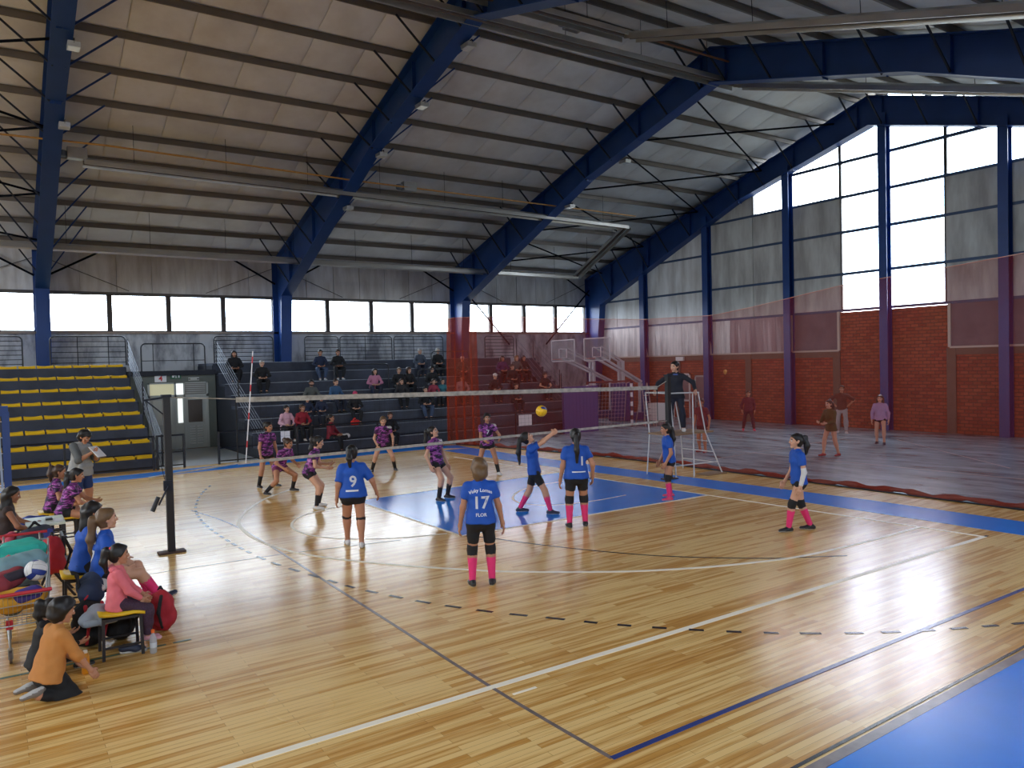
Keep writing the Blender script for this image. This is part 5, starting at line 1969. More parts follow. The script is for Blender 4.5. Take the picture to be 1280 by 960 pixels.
coach = person('coach in a grey hooded sweatshirt and blue shorts writing on a clipboard', (-11.38, 12.2, 0), -48, H=1.8, fat=1.32, feet=((-.14, .05), (.14, 0)), hands=((-.04, .33, .26), (.06, .34, .33)), lean=5, head=(0, -28), shirt=C_GREYH, sleeve=.3, shirt_long=.05, bottom='shorts', bottom_m=C_DENIM, hem=.92,
               shoe=S_BLACK, hair=('black', 'thick'), skin=1, grip=(1, 1), hood=C_GREYH, elbow_pole=[(-.8, -.4, -.8), (.8, -.4, -.8)], extra=coach_extra)
cp = thing('clipboard', 'white papers on a clipboard held by the standing coach', 'clipboard', (-11.08, 11.86, 1.31), math.radians(-48 - 90))
o = MB().box(-.12, .12, -.16, .16, -.006, .006).build('board', mat('clipboard_brown', (120, 96, 70), .6), cp)
o.rotation_euler = (math.radians(-42), 0, 0)
o = MB().box(-.11, .11, -.15, .15, .006, .02).build('papers', M_SIGNWHITE, cp)
o.rotation_euler = (math.radians(-42), 0, 0)

mar = cloth('maroon_kit', (96, 36, 48))
stand('player in a maroon kit standing behind the referee stand', (5.3, 10.4), (5.36, 10.68), 190, H=1.7, lod=1, shirt=mar, sleeve=.55, bottom='shorts', bottom_m=cloth('dark_maroon_shorts', (66, 26, 36)), hem=.7, shoe=S_RED, hair=('brown', 'short'), skin=1, sock=None, group='people beyond the red netting')
stand('girl in a maroon top and leggings tossing a small object by the brick wall', (12.02, 13.9), (11.86, 14.3), 225, H=1.62, lod=1, shirt=mar, sleeve=1.9, bottom='trousers', bottom_m=cloth('dark_maroon_leggings', (70, 26, 38)), shoe=S_PINK, hair=('brown', 'pony'), skin=1, hands=((-.24, .05, -.05), (.26, .1, -.02)), group='people beyond the red netting')
stand('woman in an olive jacket and short skirt standing beyond the netting', (7.3, 7.2), (7.02, 7.5), 170, H=1.66, lod=1, shirt=cloth('olive_jacket', (76, 74, 40)), sleeve=1.9, bottom='shorts', bottom_m=cloth('dark_brown_shorts', (60, 34, 30)), hem=.2, shirt_long=.07, shoe=S_RED, hair=('brown', 'longpony'), skin=0, hands=((-.15, .34, .12), (.1, .36, .14)), group='people beyond the red netting')
stand('man in a brown top and pale trousers with hands on hips', (13.2, 10.7), (13.3, 11.1), 215, H=1.82, lod=1, shirt=cloth('brown_top', (92, 54, 44)), sleeve=1.0, bottom='trousers', bottom_m=cloth('pale_grey_trousers', (160, 156, 156)), shoe=S_WHITE, hair=('brown', 'short'), skin=1, hands=((-.22, .02, .1), (.22, .02, .1)), elbow_pole=[(-1, -.3, 0), (1, -.3, 0)], group='people beyond the red netting')
stand('girl in a lilac jacket and dark shorts at the right beyond the netting', (10.78, 7.85), (10.88, 8.15), 205, H=1.62, lod=1, shirt=cloth('lilac_jacket', (168, 138, 176)), sleeve=1.9, bottom='shorts', bottom_m=C_BLACK, hem=.25, shoe=S_NAVY, hair=('brown', 'long'), skin=0, group='people beyond the red netting')
tag(MB().lathe([(.02, 0), (.06, .06), (.07, .14), (.04, .2)], (11.2, 14.6, 2.25), 8).build('shuttlecock', mat('ochre_toy', (196, 140, 70), .6)), 'small ochre toy in the air beside the girl in maroon', 'toy')


# ------------------------------------------------------------------ spectators on the dark terrace
def sit(label, x, row, top, pants, hair, skin=0, H=1.66, face=-98, dx=0, sleeve=1.9, lean=10, hands=None, shoe=S_BLACK, hood=None, head=(0, 0), fat=1.05, bottom='trousers', y=None, group='spectators on the dark terrace', spread=.1, **kw):
    s = H / 1.65
    z0 = rz(row) - .4
    loc = (x, (ry(row) + .28) if y is None else y, z0)
    hands = hands or ((-.12, .3, .1), (.12, .3, .1))
    return person(label, loc, face, H=H, lod=1, feet=((-spread, .44 * s, 0), (spread, .42 * s, 0)), pelvis=(0, 0, .4 + .095 * s), lean=lean, head=head, hands=hands, shirt=top, sleeve=sleeve, bottom=bottom, bottom_m=pants, shoe=shoe, hair=hair, skin=skin, hood=hood, fat=fat, group=group, elbow_pole=[(-1, -.6, -.3), (1, -.6, -.3)], **kw)


cb_, cn_, cg_, cd_ = cloth('black_coat', (20, 20, 24)), cloth('navy_coat', (30, 40, 66)), cloth('grey_green_jacket', (78, 82, 80)), cloth('blue_denim_jacket', (50, 84, 120))
tb, tn, tj = cloth('black_trousers', (20, 20, 24)), cloth('dark_jeans', (34, 40, 58)), cloth('blue_jeans', (60, 76, 104))
cp_, cr_, cm_ = cloth('pale_pink_sweater', (214, 170, 186)), cloth('red_jacket', (152, 32, 48)), cloth('crimson_jacket', (128, 28, 44))
sit('spectator in a black hooded coat at the top left corner of the dark terrace', -5.05, 6, cb_, tb, ('black', 'long'), 1, fat=1.3, hood=cb_)
sit('grey-haired spectator in a black jacket sitting alone below the hooded one', -4.25, 5, cb_, tb, ('grey', 'short'), 0, fat=1.1)
sit('man in a navy jacket on the top row just right of the blue column', -1.62, 6, cn_, tj, ('black', 'short'), 1, shoe=S_WHITE)
sit('person in a black jacket on the top row, right of the man in navy', -.86, 6, cb_, tb, ('brown', 'short'), 1, shoe=S_WHITE)
sit('spectator with a dark face mask in a grey-green jacket in the middle rows', -2.95, 3, cg_, tn, ('black', 'short'), 1, H=1.7, extra=lambda L: L['part']('face_mask', [prim(L['hc'] + L['Rh'] @ A3(-.02, .07, -.055), L['hc'] + L['Rh'] @ A3(.02, .07, -.055), .043)], cb_, .01))
sit('spectator in a blue denim jacket in the middle rows', -2.05, 3, cd_, tn, ('brown', 'short'), 0, H=1.7, face=-75)
sit('small child with brown hair peeking over the net tape, left of two', -3.42, 2, cn_, tn, ('brown', 'short'), 0, H=1.3)
sit('small child with fair hair peeking over the net tape, right of two', -2.9, 2, cn_, tn, ('lightbrown', 'short'), 0, H=1.35)
sit('woman in a pale pink sweater sitting below the net tape', -4.5, 1, cp_, tb, ('black', 'pony'), 0, shoe=S_WHITE, face=-80)
sit('woman in a red jacket sitting beside the one in pale pink', -3.95, 1, cr_, tb, ('brown', 'pony'), 1, shoe=S_WHITE, face=-80)
sit('girl in a crimson jacket sitting on the lowest step behind the front railing', -3.2, 0, cm_, tb, ('black', 'pony'), 1, H=1.7, face=-40, y=ry(0) + .35, lean=2)
sit('child in a pink woolly hat in the middle of the terrace', -1.6, 2, cb_, tb, None, 0, H=1.55, extra=lambda L: L['part']('woolly_hat', [prim(L['hc'] + L['Rh'] @ A3(0, -.01, .05), L['hc'] + L['Rh'] @ A3(0, 0, .05), .098, cut=((L['hc'] + A3(0, 0, .02), A3(0, 0, -1)),))], cloth('pink_wool', (190, 60, 96)), .01))
sit('girl in a pink top sitting behind the aisle rail', -.02, 4, cloth('dusty_pink_top', (186, 120, 146)), tn, ('black', 'long'), 0, lean=16)
sit('spectator in a black jacket leaning close to a companion, left of the two', 1.05, 4, cb_, tb, ('lightbrown', 'pony'), 0, lean=14, head=(-20, 0))
sit('spectator in a black jacket leaning close to a companion, right of the two', 1.5, 4, cb_, tb, ('brown', 'bob'), 0, lean=14, head=(20, 0))
sit('spectator in dark clothes just above the net tape below the close pair', .75, 3, cloth('charcoal_coat', (38, 36, 40)), tb, ('brown', 'long'), 0, H=1.55)
sit('spectator in a dark coat and blue jeans stretching legs by the aisle rail', 1.35, 2, cb_, tj, ('black', 'pony'), 0, H=1.7)
sit('white-capped spectator in grey on the top row near the red netting, left of two', 2.95, 6, cloth('slate_grey_coat', (70, 78, 92)), tn, ('grey', 'short'), 0)
sit('grey-haired spectator in a black coat on the top row beside the red netting', 3.85, 6, cb_, tb, ('grey', 'bob'), 0)
sit('spectator in black three rows below the top beside the red netting', 2.6, 4, cb_, tn, ('black', 'pony'), 0)
sit('small child in dark pink beside the edge of the red netting, left of two', 2.2, 3, cloth('dark_pink_top', (140, 50, 70)), tb, ('brown', 'short'), 0, H=1.4)
sit('small child in a teal top beside the edge of the red netting', 2.62, 3, cloth('teal_top', (50, 110, 120)), tb, ('black', 'short'), 0, H=1.4)
sit('spectator in black sitting low behind the wide-stanced purple player', -.95, 0, cb_, tb, ('brown', 'short'), 1, y=ry(0) + .4)
sit('spectator in a white cap behind the red netting, highest by the blue column', 4.6, 5, cg_, tn, None, 0, H=1.7, extra=lambda L: L['part']('cap', [prim(L['hc'] + L['Rh'] @ A3(0, -.01, .045), L['hc'] + L['Rh'] @ A3(0, .0, .045), .097, cut=((L['hc'] + A3(0, 0, .035), A3(0, 0, -1)),)), prim(L['hc'] + L['Rh'] @ A3(-.03, .1, .045), L['hc'] + L['Rh'] @ A3(.03, .1, .045), .02)], C_WHITE, .01))
sit('spectator in a pale sweater behind the red netting below the white cap', 3.55, 3, cloth('pale_mauve_sweater', (170, 140, 150)), tb, ('brown', 'short'), 0)
sit('spectator in a pale flat cap sitting alone behind the red netting', 5.2, 3, cb_, tb, None, 0, H=1.72, extra=lambda L: L['part']('cap', [prim(L['hc'] + L['Rh'] @ A3(0, -.01, .045), L['hc'] + L['Rh'] @ A3(0, .0, .045), .097, cut=((L['hc'] + A3(0, 0, .035), A3(0, 0, -1)),)), prim(L['hc'] + L['Rh'] @ A3(-.03, .1, .045), L['hc'] + L['Rh'] @ A3(.03, .1, .045), .02)], C_WHITE, .01))
EN = 'group of spectators behind the red netting'
sit('fair-haired spectator at the back of the group behind the red netting', 7.55, 5, cg_, tb, ('blond', 'bob'), 0, group=EN)
sit('spectator in dark clothes in the middle of the group behind the netting', 6.7, 4, cb_, tb, ('brown', 'short'), 0, group=EN)
sit('spectator in violet at the upper left of the group behind the netting', 6.75, 5, cloth('violet_coat', (74, 44, 90)), tb, ('black', 'long'), 1, group=EN)
sit('hooded spectator beside the stair rail behind the netting', 7.95, 5, cb_, tb, ('black', 'long'), 1, hood=cb_, group=EN)
sit('spectator with bare arms lowest by the stair rail behind the netting', 7.9, 3, cb_, tb, ('brown', 'pony'), 0, sleeve=.6, group=EN)
sit('spectator lowest of the group behind the netting, just above the tape', 5.7, 2, cloth('charcoal_coat', (38, 36, 40)), tb, ('brown', 'short'), 0, group=EN)

# ------------------------------------------------------------------ the ball in play
def volleyball(label, c, r, mats3, rot=(0.4, 0.3, 0)):
    t = thing('volleyball', label, 'ball', c)
    t.rotation_euler = rot
    k = 0
    for axis in range(3):
        for sgn in (-1, 1):
            for st in (-1, 0, 1):
                vs_, fs = [], []
                n, m_ = 8, 4
                for i in range(n + 1):
                    for j in range(m_ + 1):
                        a = math.tan((i / n - .5) * math.pi / 2 * .985)
                        b_ = math.tan((st / 3 + (j / m_ - .5) / 3 * .96) * math.pi / 2)
                        d = Vector((1 * sgn, a, b_)).normalized() * r
                        d = [d.x, d.y, d.z]
                        d = d[-axis:] + d[:-axis] if axis else d
                        vs_.append(d)
                for i in range(n):
                    for j in range(m_):
                        q = i * (m_ + 1) + j
                        fs.append((q, q + 1, q + m_ + 2, q + m_ + 1))
                MB().add(vs_, fs).build('panel', mats3[(k if st else k + 1) % len(mats3)], t, True)
                k += 1
    MB().lathe([(r * .985 * math.sin(math.pi * i / 10) + .0005, -r * .985 * math.cos(math.pi * i / 10)) for i in range(11)], (0, 0, 0), 16).build('bladder', MATS['dark_line_paint'], t, True)
    return t


M_BY, M_BB, M_BW = mat('ball_yellow', (240, 190, 30), .45), mat('ball_blue', (44, 64, 140), .45), mat('ball_white', (222, 222, 222), .45)
volleyball('yellow volleyball in the air above the striking player', (-3.96, 6.25, 1.96), .11, [M_BY, M_BY, M_BY, M_BB])

# ------------------------------------------------------------------ benches of substitutes at the left
M_CHAIRLEG = mat('dark_chair_leg', (34, 28, 28), .5)


def chair(label, x, y, rz_=0, back=False):
    t = thing('chair', label, 'chair', (x, y, 0), rz_, 'yellow-seated chairs beside the court')
    n = 8
    vs_, fs = [], []
    for i in range(n + 1):
        u = -.2 + .42 * i / n
        z = .45 + .02 * abs((i / n - .55) * 2) ** 2 - (.035 * max(0, i / n - .8) / .2)
        for yy, dz in ((-.2, .012), (0, 0), (.2, .012)):
            vs_.append((u, yy, z + dz))
    base = len(vs_)
    vs_ += [(a, b, c - .03) for a, b, c in vs_]
    for i in range(n):
        for j in range(2):
            q = i * 3 + j
            fs += [(q, q + 1, q + 4, q + 3), (base + q, base + q + 3, base + q + 4, base + q + 1)]
        fs += [(i * 3, i * 3 + 3, base + i * 3 + 3, base + i * 3), (i * 3 + 2, base + i * 3 + 2, base + i * 3 + 5, i * 3 + 5)]
    fs += [(0, base, base + 1, 1), (1, base + 1, base + 2, 2), (n * 3, n * 3 + 1, base + n * 3 + 1, base + n * 3), (n * 3 + 1, n * 3 + 2, base + n * 3 + 2, base + n * 3 + 1)]
    MB().add(vs_, fs).build('seat', M_YELLOW, t, True)
    for a in (-.17, .19):
        for b in (-.18, .18):
            MB().bar((a, b, 0), (a * .95, b * .95, .42), .028).build('leg', M_CHAIRLEG, t)
    for b in (-.175, .175):
        MB().bar((-.165, b, .12), (.185, b, .12), .02).build('stretcher', M_CHAIRLEG, t)
    MB().box(-.17, .18, -.18, .18, .39, .415).build('seat_frame', M_CHAIRLEG, t)
    return t


chair('yellow-seated chair under the girl in the pink hoodie', -11.78, 3.07)
chair('yellow-seated chair under the fair-haired substitute in blue', -11.84, 4.28)
chair('yellow-seated chair under the dark-haired substitute in blue', -11.98, 4.98)
chair('yellow-seated chair under the nearer substitute in purple', -11.86, 9.48)
chair('yellow-seated chair under the farther substitute in purple', -12.0, 10.1)
chair('yellow-seated chair under the woman behind the scoring table', -12.76, 7.55)


def bench_sit(label, x, y, face, H, feet, hands, **kw):
    s = H / 1.65
    return person(label, (x, y, 0), face, H=H, feet=feet, pelvis=(0, 0, .46 + .09 * s), hands=hands, elbow_pole=[(-1, -.6, -.3), (1, -.6, -.3)], **kw)


BS = 'substitutes and helpers sitting beside the court'
bench_sit('fair-haired substitute in a blue jersey sitting with a leg stretched out', -11.82, 4.28, -4, 1.68, ((-.1, .52, .12, 5), (.1, .62, .2, -10)), ((-.17, .26, .1), (.17, .26, .08)), lean=8, head=(5, 10), hair=('lightbrown', 'longpony'), skin=0, shirt=C_BLUE, sleeve=.6, bottom_m=C_BLACK, hem=.5, sock=C_PINK, sock_top=.2, shoe=S_NAVY, group=BS, foot_pitch=(0, -25),
          extra=lambda L: prints(L, [('17', .2, .22, False, M_NUM), ('Lomas', .06, .385, False, M_NAME, 0, 'name_print')]))
bench_sit('dark-haired substitute in a blue jersey with long loose hair', -11.96, 4.98, 0, 1.68, ((-.1, .4, 0), (.1, .42, 0)), ((-.14, .32, .1), (.14, .32, .1)), lean=12, head=(-5, 0), hair=('black', 'long'), skin=1, shirt=C_BLUE, sleeve=.6, bottom_m=C_BLACK, hem=.5, sock=C_PINK, sock_top=.2, shoe=S_BLACK, group=BS)
bench_sit('nearer substitute in a purple jersey with elbows on her knees', -11.86, 9.48, -12, 1.64, ((-.12, .4, 0), (.12, .42, 0)), ((-.04, .5, .14), (.08, .48, .06)), lean=22, head=(0, 12), hair=('black', 'longpony'), skin=1, shirt=M_CAMO, sleeve=.55, bottom_m=C_BLACK, hem=.4, sock=C_BSOCK, sock_top=.2, shoe=S_WHITE, group=BS)
bench_sit('farther substitute in a purple jersey partly hidden behind her teammate', -12.0, 10.1, -8, 1.62, ((-.12, .4, 0), (.12, .42, 0)), ((-.14, .36, .12), (.14, .34, .1)), lean=12, hair=('brown', 'pony'), skin=1, shirt=M_CAMO, sleeve=.55, bottom_m=C_BLACK, hem=.4, sock=C_BSOCK, sock_top=.2, shoe=S_BLACK, group=BS)
bench_sit('woman in a dark sleeveless top sitting behind the scoring table', -12.74, 7.55, 0, 1.62, ((-.12, .4, 0), (.12, .42, 0)), ((-.12, .4, .14), (.16, .38, .1)), lean=10, head=(-8, -4), hair=('black', 'long'), skin=2, shirt=cloth('dark_brown_vest', (52, 40, 40)), sleeve=.05, bottom='trousers', bottom_m=cloth('violet_blue_trousers', (46, 44, 92)), shoe=S_BLACK, group=BS)
C_PINKH = cloth('coral_pink_hoodie', (224, 112, 122))
bench_sit('little girl in a coral pink hoodie sitting at the end of the bench', -11.8, 3.07, -6, 1.24, ((-.08, .27, .06), (.08, .28, .1)), ((-.1, .34, .04), (.1, .32, .02)), lean=4, head=(0, 2), hair=('black', 'pony'), skin=1, shirt=C_PINKH, sleeve=1.9, shirt_long=.03, bottom='trousers', bottom_m=mat('dark_floral_leggings', (62, 40, 60), .8, noise=.9, nscale=60), shoe=mat('pale_pink_shoe', (206, 150, 162), .5), hood=C_PINKH, fat=1.08, group=BS,
          extra=lambda L: L['part']('hair_bow', [prim(L['hc'] + L['Rh'] @ A3(-.03, -.1, .09), L['hc'] + L['Rh'] @ A3(.03, -.1, .09), .03)], cloth('coral_bow', (230, 70, 84)), .01))
person('boy in an ochre sweater kneeling on the floor with his back to the camera', (-12.4, 2.3, 0), 18, H=1.34, feet=((-.1, -.16, .0, 0), (.1, -.18, .0, 0)), pelvis=(0, -.06, .22), hands=((-.14, .36, -.02), (.24, .36, -.06)), lean=14, head=(-6, 0), knee_pole=[(-.15, 1, -.35), (.15, 1, -.35)], hair=('black', 'thick'), skin=1, shirt=cloth('ochre_sweater', (190, 126, 62)), sleeve=1.35,
       shirt_long=.03, bottom='trousers', bottom_m=cloth('black_joggers', (20, 20, 23)), shoe=S_GREY, fat=1.25, group='children on the floor', foot_pitch=(168, 168))
person('child in a black hooded top crouching behind the boy in ochre', (-12.5, 2.92, 0), 12, H=1.22, feet=((-.12, .3, 0), (.12, .32, 0)), pelvis=(0, -.02, .14), hands=((-.12, .42, .22), (.2, .46, .16)), lean=16, head=(-8, 0), hair=('black', 'pony'), skin=1, shirt=cloth('black_hoodie', (24, 23, 26)), sleeve=1.9, shirt_long=.03, bottom='trousers', bottom_m=tb, shoe=S_BLACK, hood=cloth('black_hoodie', (24, 23, 26)), group='children on the floor',
       extra=lambda L: L['part']('hair_tie', [prim(L['hc'] + L['Rh'] @ A3(-.02, -.1, .05), L['hc'] + L['Rh'] @ A3(.02, -.1, .05), .034)], cloth('red_hair_tie', (196, 40, 52)), .01))

# scoring table
tbl = thing('scoring_table', 'small table with a pale top and dark legs left of the court', 'table', (-12.2, 7.68, 0))
MB().box(-.26, .24, -.36, .36, .69, .72).build('table_top', mat('pale_green_white_top', (206, 214, 198), .4), tbl)
for a in (-.22, .2):
    for b in (-.32, .32):
        MB().bar((a * 1.15, b, 0), (a, b * .9, .69), .03).build('leg', M_CHAIRLEG, tbl)
MB().bar((-.22, -.3, .6), (.2, -.3, .6), .03).bar((-.22, .3, .6), (.2, .3, .6), .03).build('apron', M_CHAIRLEG, tbl)
tag(MB().box(-12.1, -11.98, 7.44, 7.7, .721, .727).build('score_sheet', M_SIGNWHITE), 'white score sheet lying on the small table', 'paper')
tag(MB().box(-12.2, -12.11, 7.62, 7.76, .721, .745).box(-12.19, -12.12, 7.63, 7.75, .745, .75).build('phone', mat('phone_black', (26, 26, 30), .3)), 'dark phone lying on the small table', 'phone')


def soft(name, label, cat, prims, m, loc=(0, 0, 0), rz_=0, parts=(), h=.02, k=.05, group=None):
    t = thing(name, label, cat, loc, rz_, group)
    v, fc = surface(prims, h, k)
    v = wrinkle(v, .006)
    link('body', np_mesh('body', v, fc, [m]), t)
    for nm, pr_, mm in parts:
        v, fc = surface(pr_, h * .8, k * .5)
        link(nm, np_mesh(nm, v, fc, [mm]), t)
    return t


def rucksack(label, x, y, z, rz_, m, m2, sc=1.0, group='bags around the bench'):
    P_ = [prim((0, 0, .13 * sc), (0, 0, .34 * sc), .13 * sc, .11 * sc, (1, 0, 0), 1.25)]
    for p in P_:
        p['cut'] = ((A3(0, 0, 0.004), A3(0, 0, -1)),)
    return soft('backpack', label, 'backpack', P_, m, (x, y, z), rz_, (('front_pocket', [prim((0, .1 * sc, .12 * sc), (0, .1 * sc, .2 * sc), .075 * sc, .07 * sc, (1, 0, 0), 1.3, cut=((A3(0, 0, .006), A3(0, 0, -1)),))], m2),
                ('handle', [prim((-.04, 0, .45 * sc), (0, 0, .49 * sc), .013), prim((0, 0, .49 * sc), (.04, 0, .45 * sc), .013)], m2),
                ('strap', [prim((-.08 * sc, -.1 * sc, .42 * sc), (-.09 * sc, -.17 * sc, .25 * sc), .022), prim((-.09 * sc, -.17 * sc, .25 * sc), (-.08 * sc, -.1 * sc, .06), .018)], m2),
                ('strap', [prim((.08 * sc, -.1 * sc, .42 * sc), (.09 * sc, -.17 * sc, .25 * sc), .022), prim((.09 * sc, -.17 * sc, .25 * sc), (.08 * sc, -.1 * sc, .06), .018)], m2)), group=group)


c_bk, c_rd, c_nv = cloth('black_nylon', (26, 25, 28)), cloth('red_nylon', (170, 34, 48)), cloth('navy_nylon', (36, 50, 78))
rucksack('black backpack with red trim standing behind the chair of the girl in pink', -12.02, 3.5, 0, .4, c_bk, c_rd, 1.1)
rucksack('red and black backpack on the floor to the right of the girl in pink', -11.3, 3.55, 0, -.8, c_rd, c_bk, 1.0)
rucksack('black backpack pushed under the chair of the girl in pink', -11.72, 3.5, 0, 1.2, c_bk, c_bk, .95)
soft('bag', 'navy and black bag lying behind the girl in pink', 'bag', [prim((0, -.1, .12), (0, .16, .14), .13, .12), prim((.04, 0, .2), (.02, .1, .22), .08)], c_nv, (-11.98, 3.7, .42), 0, (('strap', [prim((-.1, -.1, .14), (-.12, .02, .3), .02), prim((-.12, .02, .3), (-.1, .14, .16), .02)], c_bk), ('white_label', [prim((.1, -.13, .15), (.1, -.1, .16), .035)], C_WHITE)), group='bags around the bench')
soft('jacket', 'pale grey jacket heaped on the bags behind the girl in pink', 'jacket', [prim((-.1, 0, .06), (.12, .05, .08), .08, .07), prim((0, -.1, .05), (.05, .1, .1), .07)], cloth('pale_grey_jacket', (150, 160, 170)), (-11.98, 3.12, .34), .5, (('sleeve', [prim((-.15, -.06, .04), (.1, -.14, .03), .04)], cloth('pale_grey_jacket', (150, 160, 170))),), group='clothes around the bench')
soft('jacket', 'white top folded beside the fair-haired substitute', 'jacket', [prim((-.08, 0, .05), (.08, .05, .06), .075)], C_WHITE, (-11.92, 3.95, .45), 0, (('fold', [prim((-.08, -.02, .11), (.06, .04, .11), .04)], C_WHITE),), group='clothes around the bench')
soft('jacket', 'royal blue jacket spread behind the scoring table', 'jacket', [prim((-.2, 0, .05), (.2, 0, .06), .1), prim((0, -.1, .1), (.05, .15, .06), .08)], cloth('royal_blue_jacket', (24, 50, 128)), (-12.38, 9.1, .42), 0, (('sleeve', [prim((.15, -.1, .03), (.32, -.12, -.1), .05)], cloth('royal_blue_jacket', (24, 50, 128))),), group='clothes around the bench')
chair('yellow-seated chair holding the royal blue jacket', -12.36, 9.1)
soft('bag', 'dark slate bag on the lap of the woman behind the table', 'bag', [prim((-.1, -.12, .1), (.12, .1, .12), .13, .12)], cloth('slate_bag', (58, 62, 76)), (-12.36, 7.12, .5), 0, (('pocket', [prim((.1, 0, .1), (.14, .06, .12), .09)], cloth('violet_blue_pocket', (64, 76, 150))), ('strap', [prim((-.1, -.1, .2), (0, 0, .3), .02), prim((0, 0, .3), (.1, .06, .2), .02)], c_bk)), group='bags around the bench')
soft('towel', 'pink towel bundled beside the woman behind the table', 'towel', [prim((-.05, -.06, .06), (.05, .1, .12), .07)], cloth('rose_towel', (196, 84, 104)), (-12.66, 7.0, .52), .3, (('fold', [prim((-.08, .0, .13), (.06, .08, .15), .04)], cloth('rose_towel', (196, 84, 104))),), group='clothes around the bench')
rucksack('red rucksack hanging on the dark chair behind the trolley', -12.22, 5.75, .32, 2.0, c_rd, c_bk, 1.1)
dc = thing('chair', 'dark folding chair behind the trolley carrying a red rucksack', 'chair', (-12.18, 5.95, 0))
for b in (-.2, .2):
    MB().bar((-.2, b, 0), (.12, b, .8), .03).build('leg', M_CHAIRLEG, dc)
    MB().bar((.2, b, 0), (-.1, b, .45), .03).build('leg', M_CHAIRLEG, dc)
MB().box(-.2, .18, -.2, .2, .43, .46).build('seat', M_CHAIRLEG, dc)
MB().box(.07, .1, -.2, .2, .6, .8).build('backrest', M_CHAIRLEG, dc)
tag(soft('shoe', 'navy shoe on the floor under the girl in pink', 'shoe', [prim((-.06, 0, .04), (.06, 0, .04), .045, .04), prim((.05, 0, .03), (.13, 0, .025), .038, .03)], S_NAVY, (-11.7, 3.0, .012), -.3, (('sole', [prim((-.07, 0, .008), (.14, 0, .006), .03, .028, (0, 1, 0), 1.25, cut=((A3(0, 0, .018), A3(0, 0, 1)), (A3(0, 0, -.012), A3(0, 0, -1))))], M_SOLE),), .012, .02), group=None)

# water bottle, orange drink
bt = thing('water_bottle', 'clear plastic water bottle with an orange cap on the floor', 'bottle', (-11.5, 2.84, 0))
MB().lathe([(.03, 0), (.034, .01), (.034, .06), (.03, .08), (.034, .1), (.034, .15), (.02, .19), (.013, .2), (.013, .215)], (0, 0, 0), 14).build('body', see_through('clear_pet', (.9, .93, .95, 1), (.86, .9, .94, 1), .45), bt, True)
MB().lathe([(.034, .06), (.0348, .062), (.0348, .11), (.034, .112)], (0, 0, 0), 14).build('label_sleeve', mat('bottle_label', (196, 206, 214), .5), bt)
MB().lathe([(.017, .21), (.018, .212), (.018, .24), (.014, .245)], (0, 0, 0), 12).build('cap', mat('orange_cap', (238, 110, 44), .4), bt)
ob = thing('juice_bottle', 'orange bottle standing in front of the child in black', 'bottle', (-12.13, 2.66, 0))
MB().lathe([(.032, 0), (.036, .01), (.036, .17), (.024, .2)], (0, 0, 0), 14).build('body', mat('orange_juice', (214, 140, 30), .35), ob, True)
MB().lathe([(.02, .2), (.02, .225), (.015, .23)], (0, 0, 0), 10).build('cap', mat('pale_cap', (226, 216, 200), .4), ob)

# ------------------------------------------------------------------ shopping trolley full of bags and a ball
ct = thing('shopping_trolley', 'wire shopping trolley heaped with bags at the left edge', 'trolley', (-12.6, 3.95, 0))
M_WIRE = mat('chrome_wire', (160, 160, 158), .35, metal=.7)
M_TRED = mat('trolley_red_plastic', (190, 36, 50), .45)
lo = [(-.24, -.68, .42), (.2, -.68, .42), (.24, .75, .36), (-.28, .75, .36)]
hi_ = [(-.25, -.78, .74), (.22, -.78, .74), (.3, .95, .95), (-.33, .95, .95)]
lerp = lambda a, b, t: tuple(a[i] + (b[i] - a[i]) * t for i in range(3))
for ring, r in ((lo, .008), (hi_, .011)):
    MB().tube(ring, r, 6, True).build('rim', M_WIRE, ct)
for k in (.33, .66):
    MB().tube([lerp(lo[i], hi_[i], k) for i in range(4)], .005, 5, True).build('hoop', M_WIRE, ct)
wires = MB()
for i in range(4):
    a, b, c, d = lo[i], lo[(i + 1) % 4], hi_[i], hi_[(i + 1) % 4]
    n = 12 if i % 2 == 0 else 26
    for j in range(1, n):
        wires.tube([lerp(a, b, j / n), lerp(c, d, j / n)], .0026, 4)
for j in range(1, 14):
    wires.tube([lerp(lo[0], lo[3], j / 14), lerp(lo[1], lo[2], j / 14)], .003, 4)
tag(wires.build('basket_wires', M_WIRE, ct), kind='stuff')
MB().tube([(-.27, -.8, .76), (.24, -.8, .76)], .018, 8).build('front_bumper', M_TRED, ct)
MB().tube([(-.3, 1.05, 1.02), (.3, 1.05, 1.02)], .016, 8).build('handle', M_TRED, ct)
for sx in (-.14, .22):
    MB().tube([(sx, .95, .95), (sx, 1.05, 1.02)], .011, 6).build('handle_arm', M_WIRE, ct)
    MB().tube([(sx, .7, .36), (sx, .6, .16), (sx * .9, -.52, .14)], .012, 6).build('chassis_rail', M_WIRE, ct)
    MB().tube([(sx * .9, -.5, .42), (sx * .9, -.52, .14)], .011, 6).build('chassis_post', M_WIRE, ct)
    MB().box(sx * .9 - .03, sx * .9 + .03, -.66, -.6, .38, .46).build('corner_cap', M_TRED, ct)
    for yy in (-.52, .2):
        f = MB().box(sx * .9 - .022, sx * .9 - .014, yy - .03, yy + .03, .05, .15).box(sx * .9 + .014, sx * .9 + .022, yy - .03, yy + .03, .05, .15).build('caster_fork', M_WIRE, ct)
        w = MB()
        w.tube([(sx * .9 - .013, yy, .065), (sx * .9 + .013, yy, .065)], .064, 14)
        w.build('wheel', mat('grey_wheel', (92, 84, 80), .6), ct)
TG2 = 'bags and clothes in the trolley'
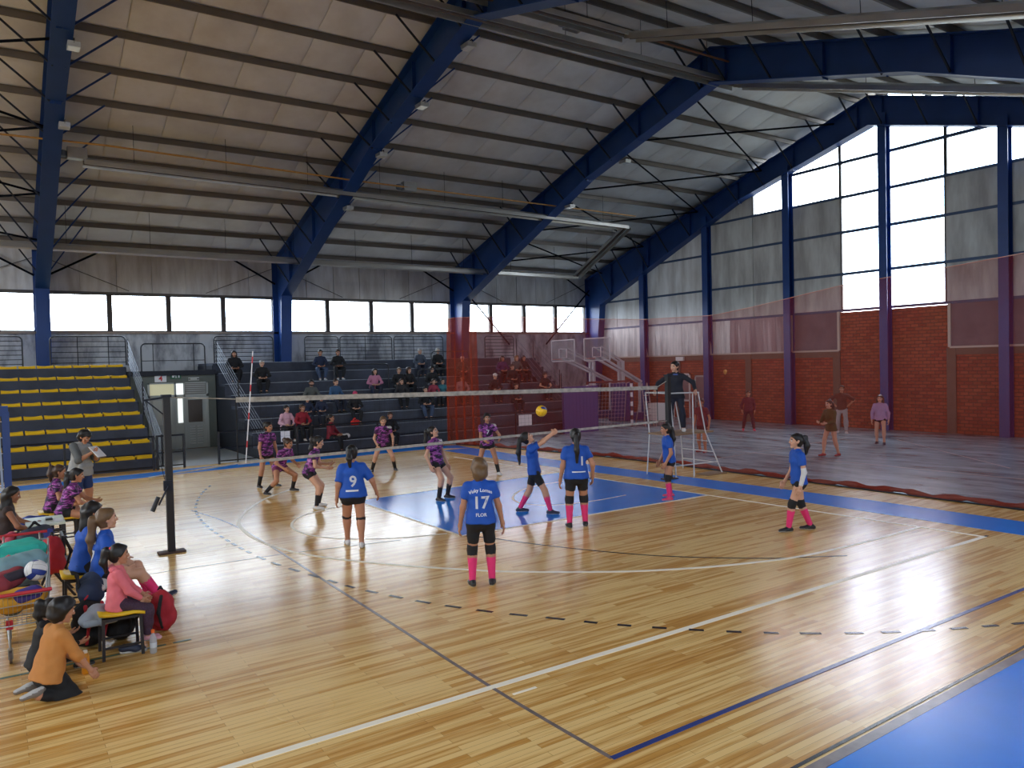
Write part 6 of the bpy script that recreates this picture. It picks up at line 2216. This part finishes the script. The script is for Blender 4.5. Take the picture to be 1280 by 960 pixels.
soft('bag', 'turquoise cloth bag on top of the trolley', 'bag', [prim((-.2, -.1, 0), (.18, .05, .02), .12, .1), prim((-.1, .1, .03), (.1, .15, .05), .1)], cloth('turquoise_cloth', (50, 176, 160)), (-12.6, 4.55, .88), 0, (('fold', [prim((-.15, -.12, .06), (.15, -.1, .07), .05)], cloth('turquoise_cloth', (50, 176, 160))),), group=TG2)
soft('bag', 'pale blue-grey bag with pink stripes in the trolley', 'bag', [prim((-.15, -.1, 0), (.14, .02, .03), .13, .12)], cloth('pale_blue_grey_cloth', (126, 160, 168)), (-12.6, 4.2, .82), 0,
     tuple(('pink_stripe', [prim((-.16 + .07 * q, -.1, .085), (-.1 + .07 * q, -.02, .115), .026)], cloth('pink_stripe_cloth', (210, 110, 120))) for q in range(4)), group=TG2)
soft('jacket', 'red and dark jacket crumpled in the trolley', 'jacket', [prim((-.12, -.08, 0), (.1, .06, .03), .11, .1)], cloth('rust_red_jacket', (150, 60, 70)), (-12.72, 3.85, .74), .3, (('dark_sleeve', [prim((-.04, -.1, .06), (.2, -.02, .07), .05)], cloth('charcoal_sleeve', (58, 52, 64))),), group=TG2)
volleyball('blue, yellow and white volleyball resting in the trolley', (-12.47, 3.78, .83), .11, [M_BB, M_BY, M_BW], (1.1, .4, .3))
soft('bag', 'yellow and violet ball bag in the front of the trolley', 'bag', [prim((-.14, 0, .0), (.1, .02, .02), .12, .11)], cloth('ochre_yellow_cloth', (206, 150, 40)), (-12.6, 3.45, .62), 0, (('violet_band', [prim((-.02, -.06, .05), (.1, -.04, .07), .075)], cloth('violet_band_cloth', (66, 56, 130))),), group=TG2)
soft('bag', 'grey-green bag at the bottom of the trolley', 'bag', [prim((-.1, -.2, .0), (.08, .4, .0), .12, .11)], cloth('grey_green_cloth', (96, 104, 96)), (-12.6, 3.85, .54), 0, (('strap', [prim((-.08, -.1, .1), (.06, .0, .12), .02)], c_bk),), group=TG2)
soft('bag', 'white trainer bag with red side lying on the terrace steps', 'bag', [prim((-.1, 0, .1), (.12, 0, .12), .1)], C_WHITE, (-2.75, ry(0) + .25, rz(0)), 0, (('dark_flap', [prim((-.1, -.06, .08), (.05, -.05, .1), .08)], c_bk),), .03, group='bags on the terrace')
soft('bag', 'bright red bag lying on the terrace steps', 'bag', [prim((-.08, 0, .1), (.08, 0, .1), .1), prim((0, 0, .1), (0, .02, .26), .08, .04)], cloth('scarlet_cloth', (206, 40, 34)), (-1.95, ry(1) + .3, rz(1)), 0, (('strap', [prim((-.05, -.06, .2), (.05, -.06, .24), .02)], c_bk),), .03, group='bags on the terrace')
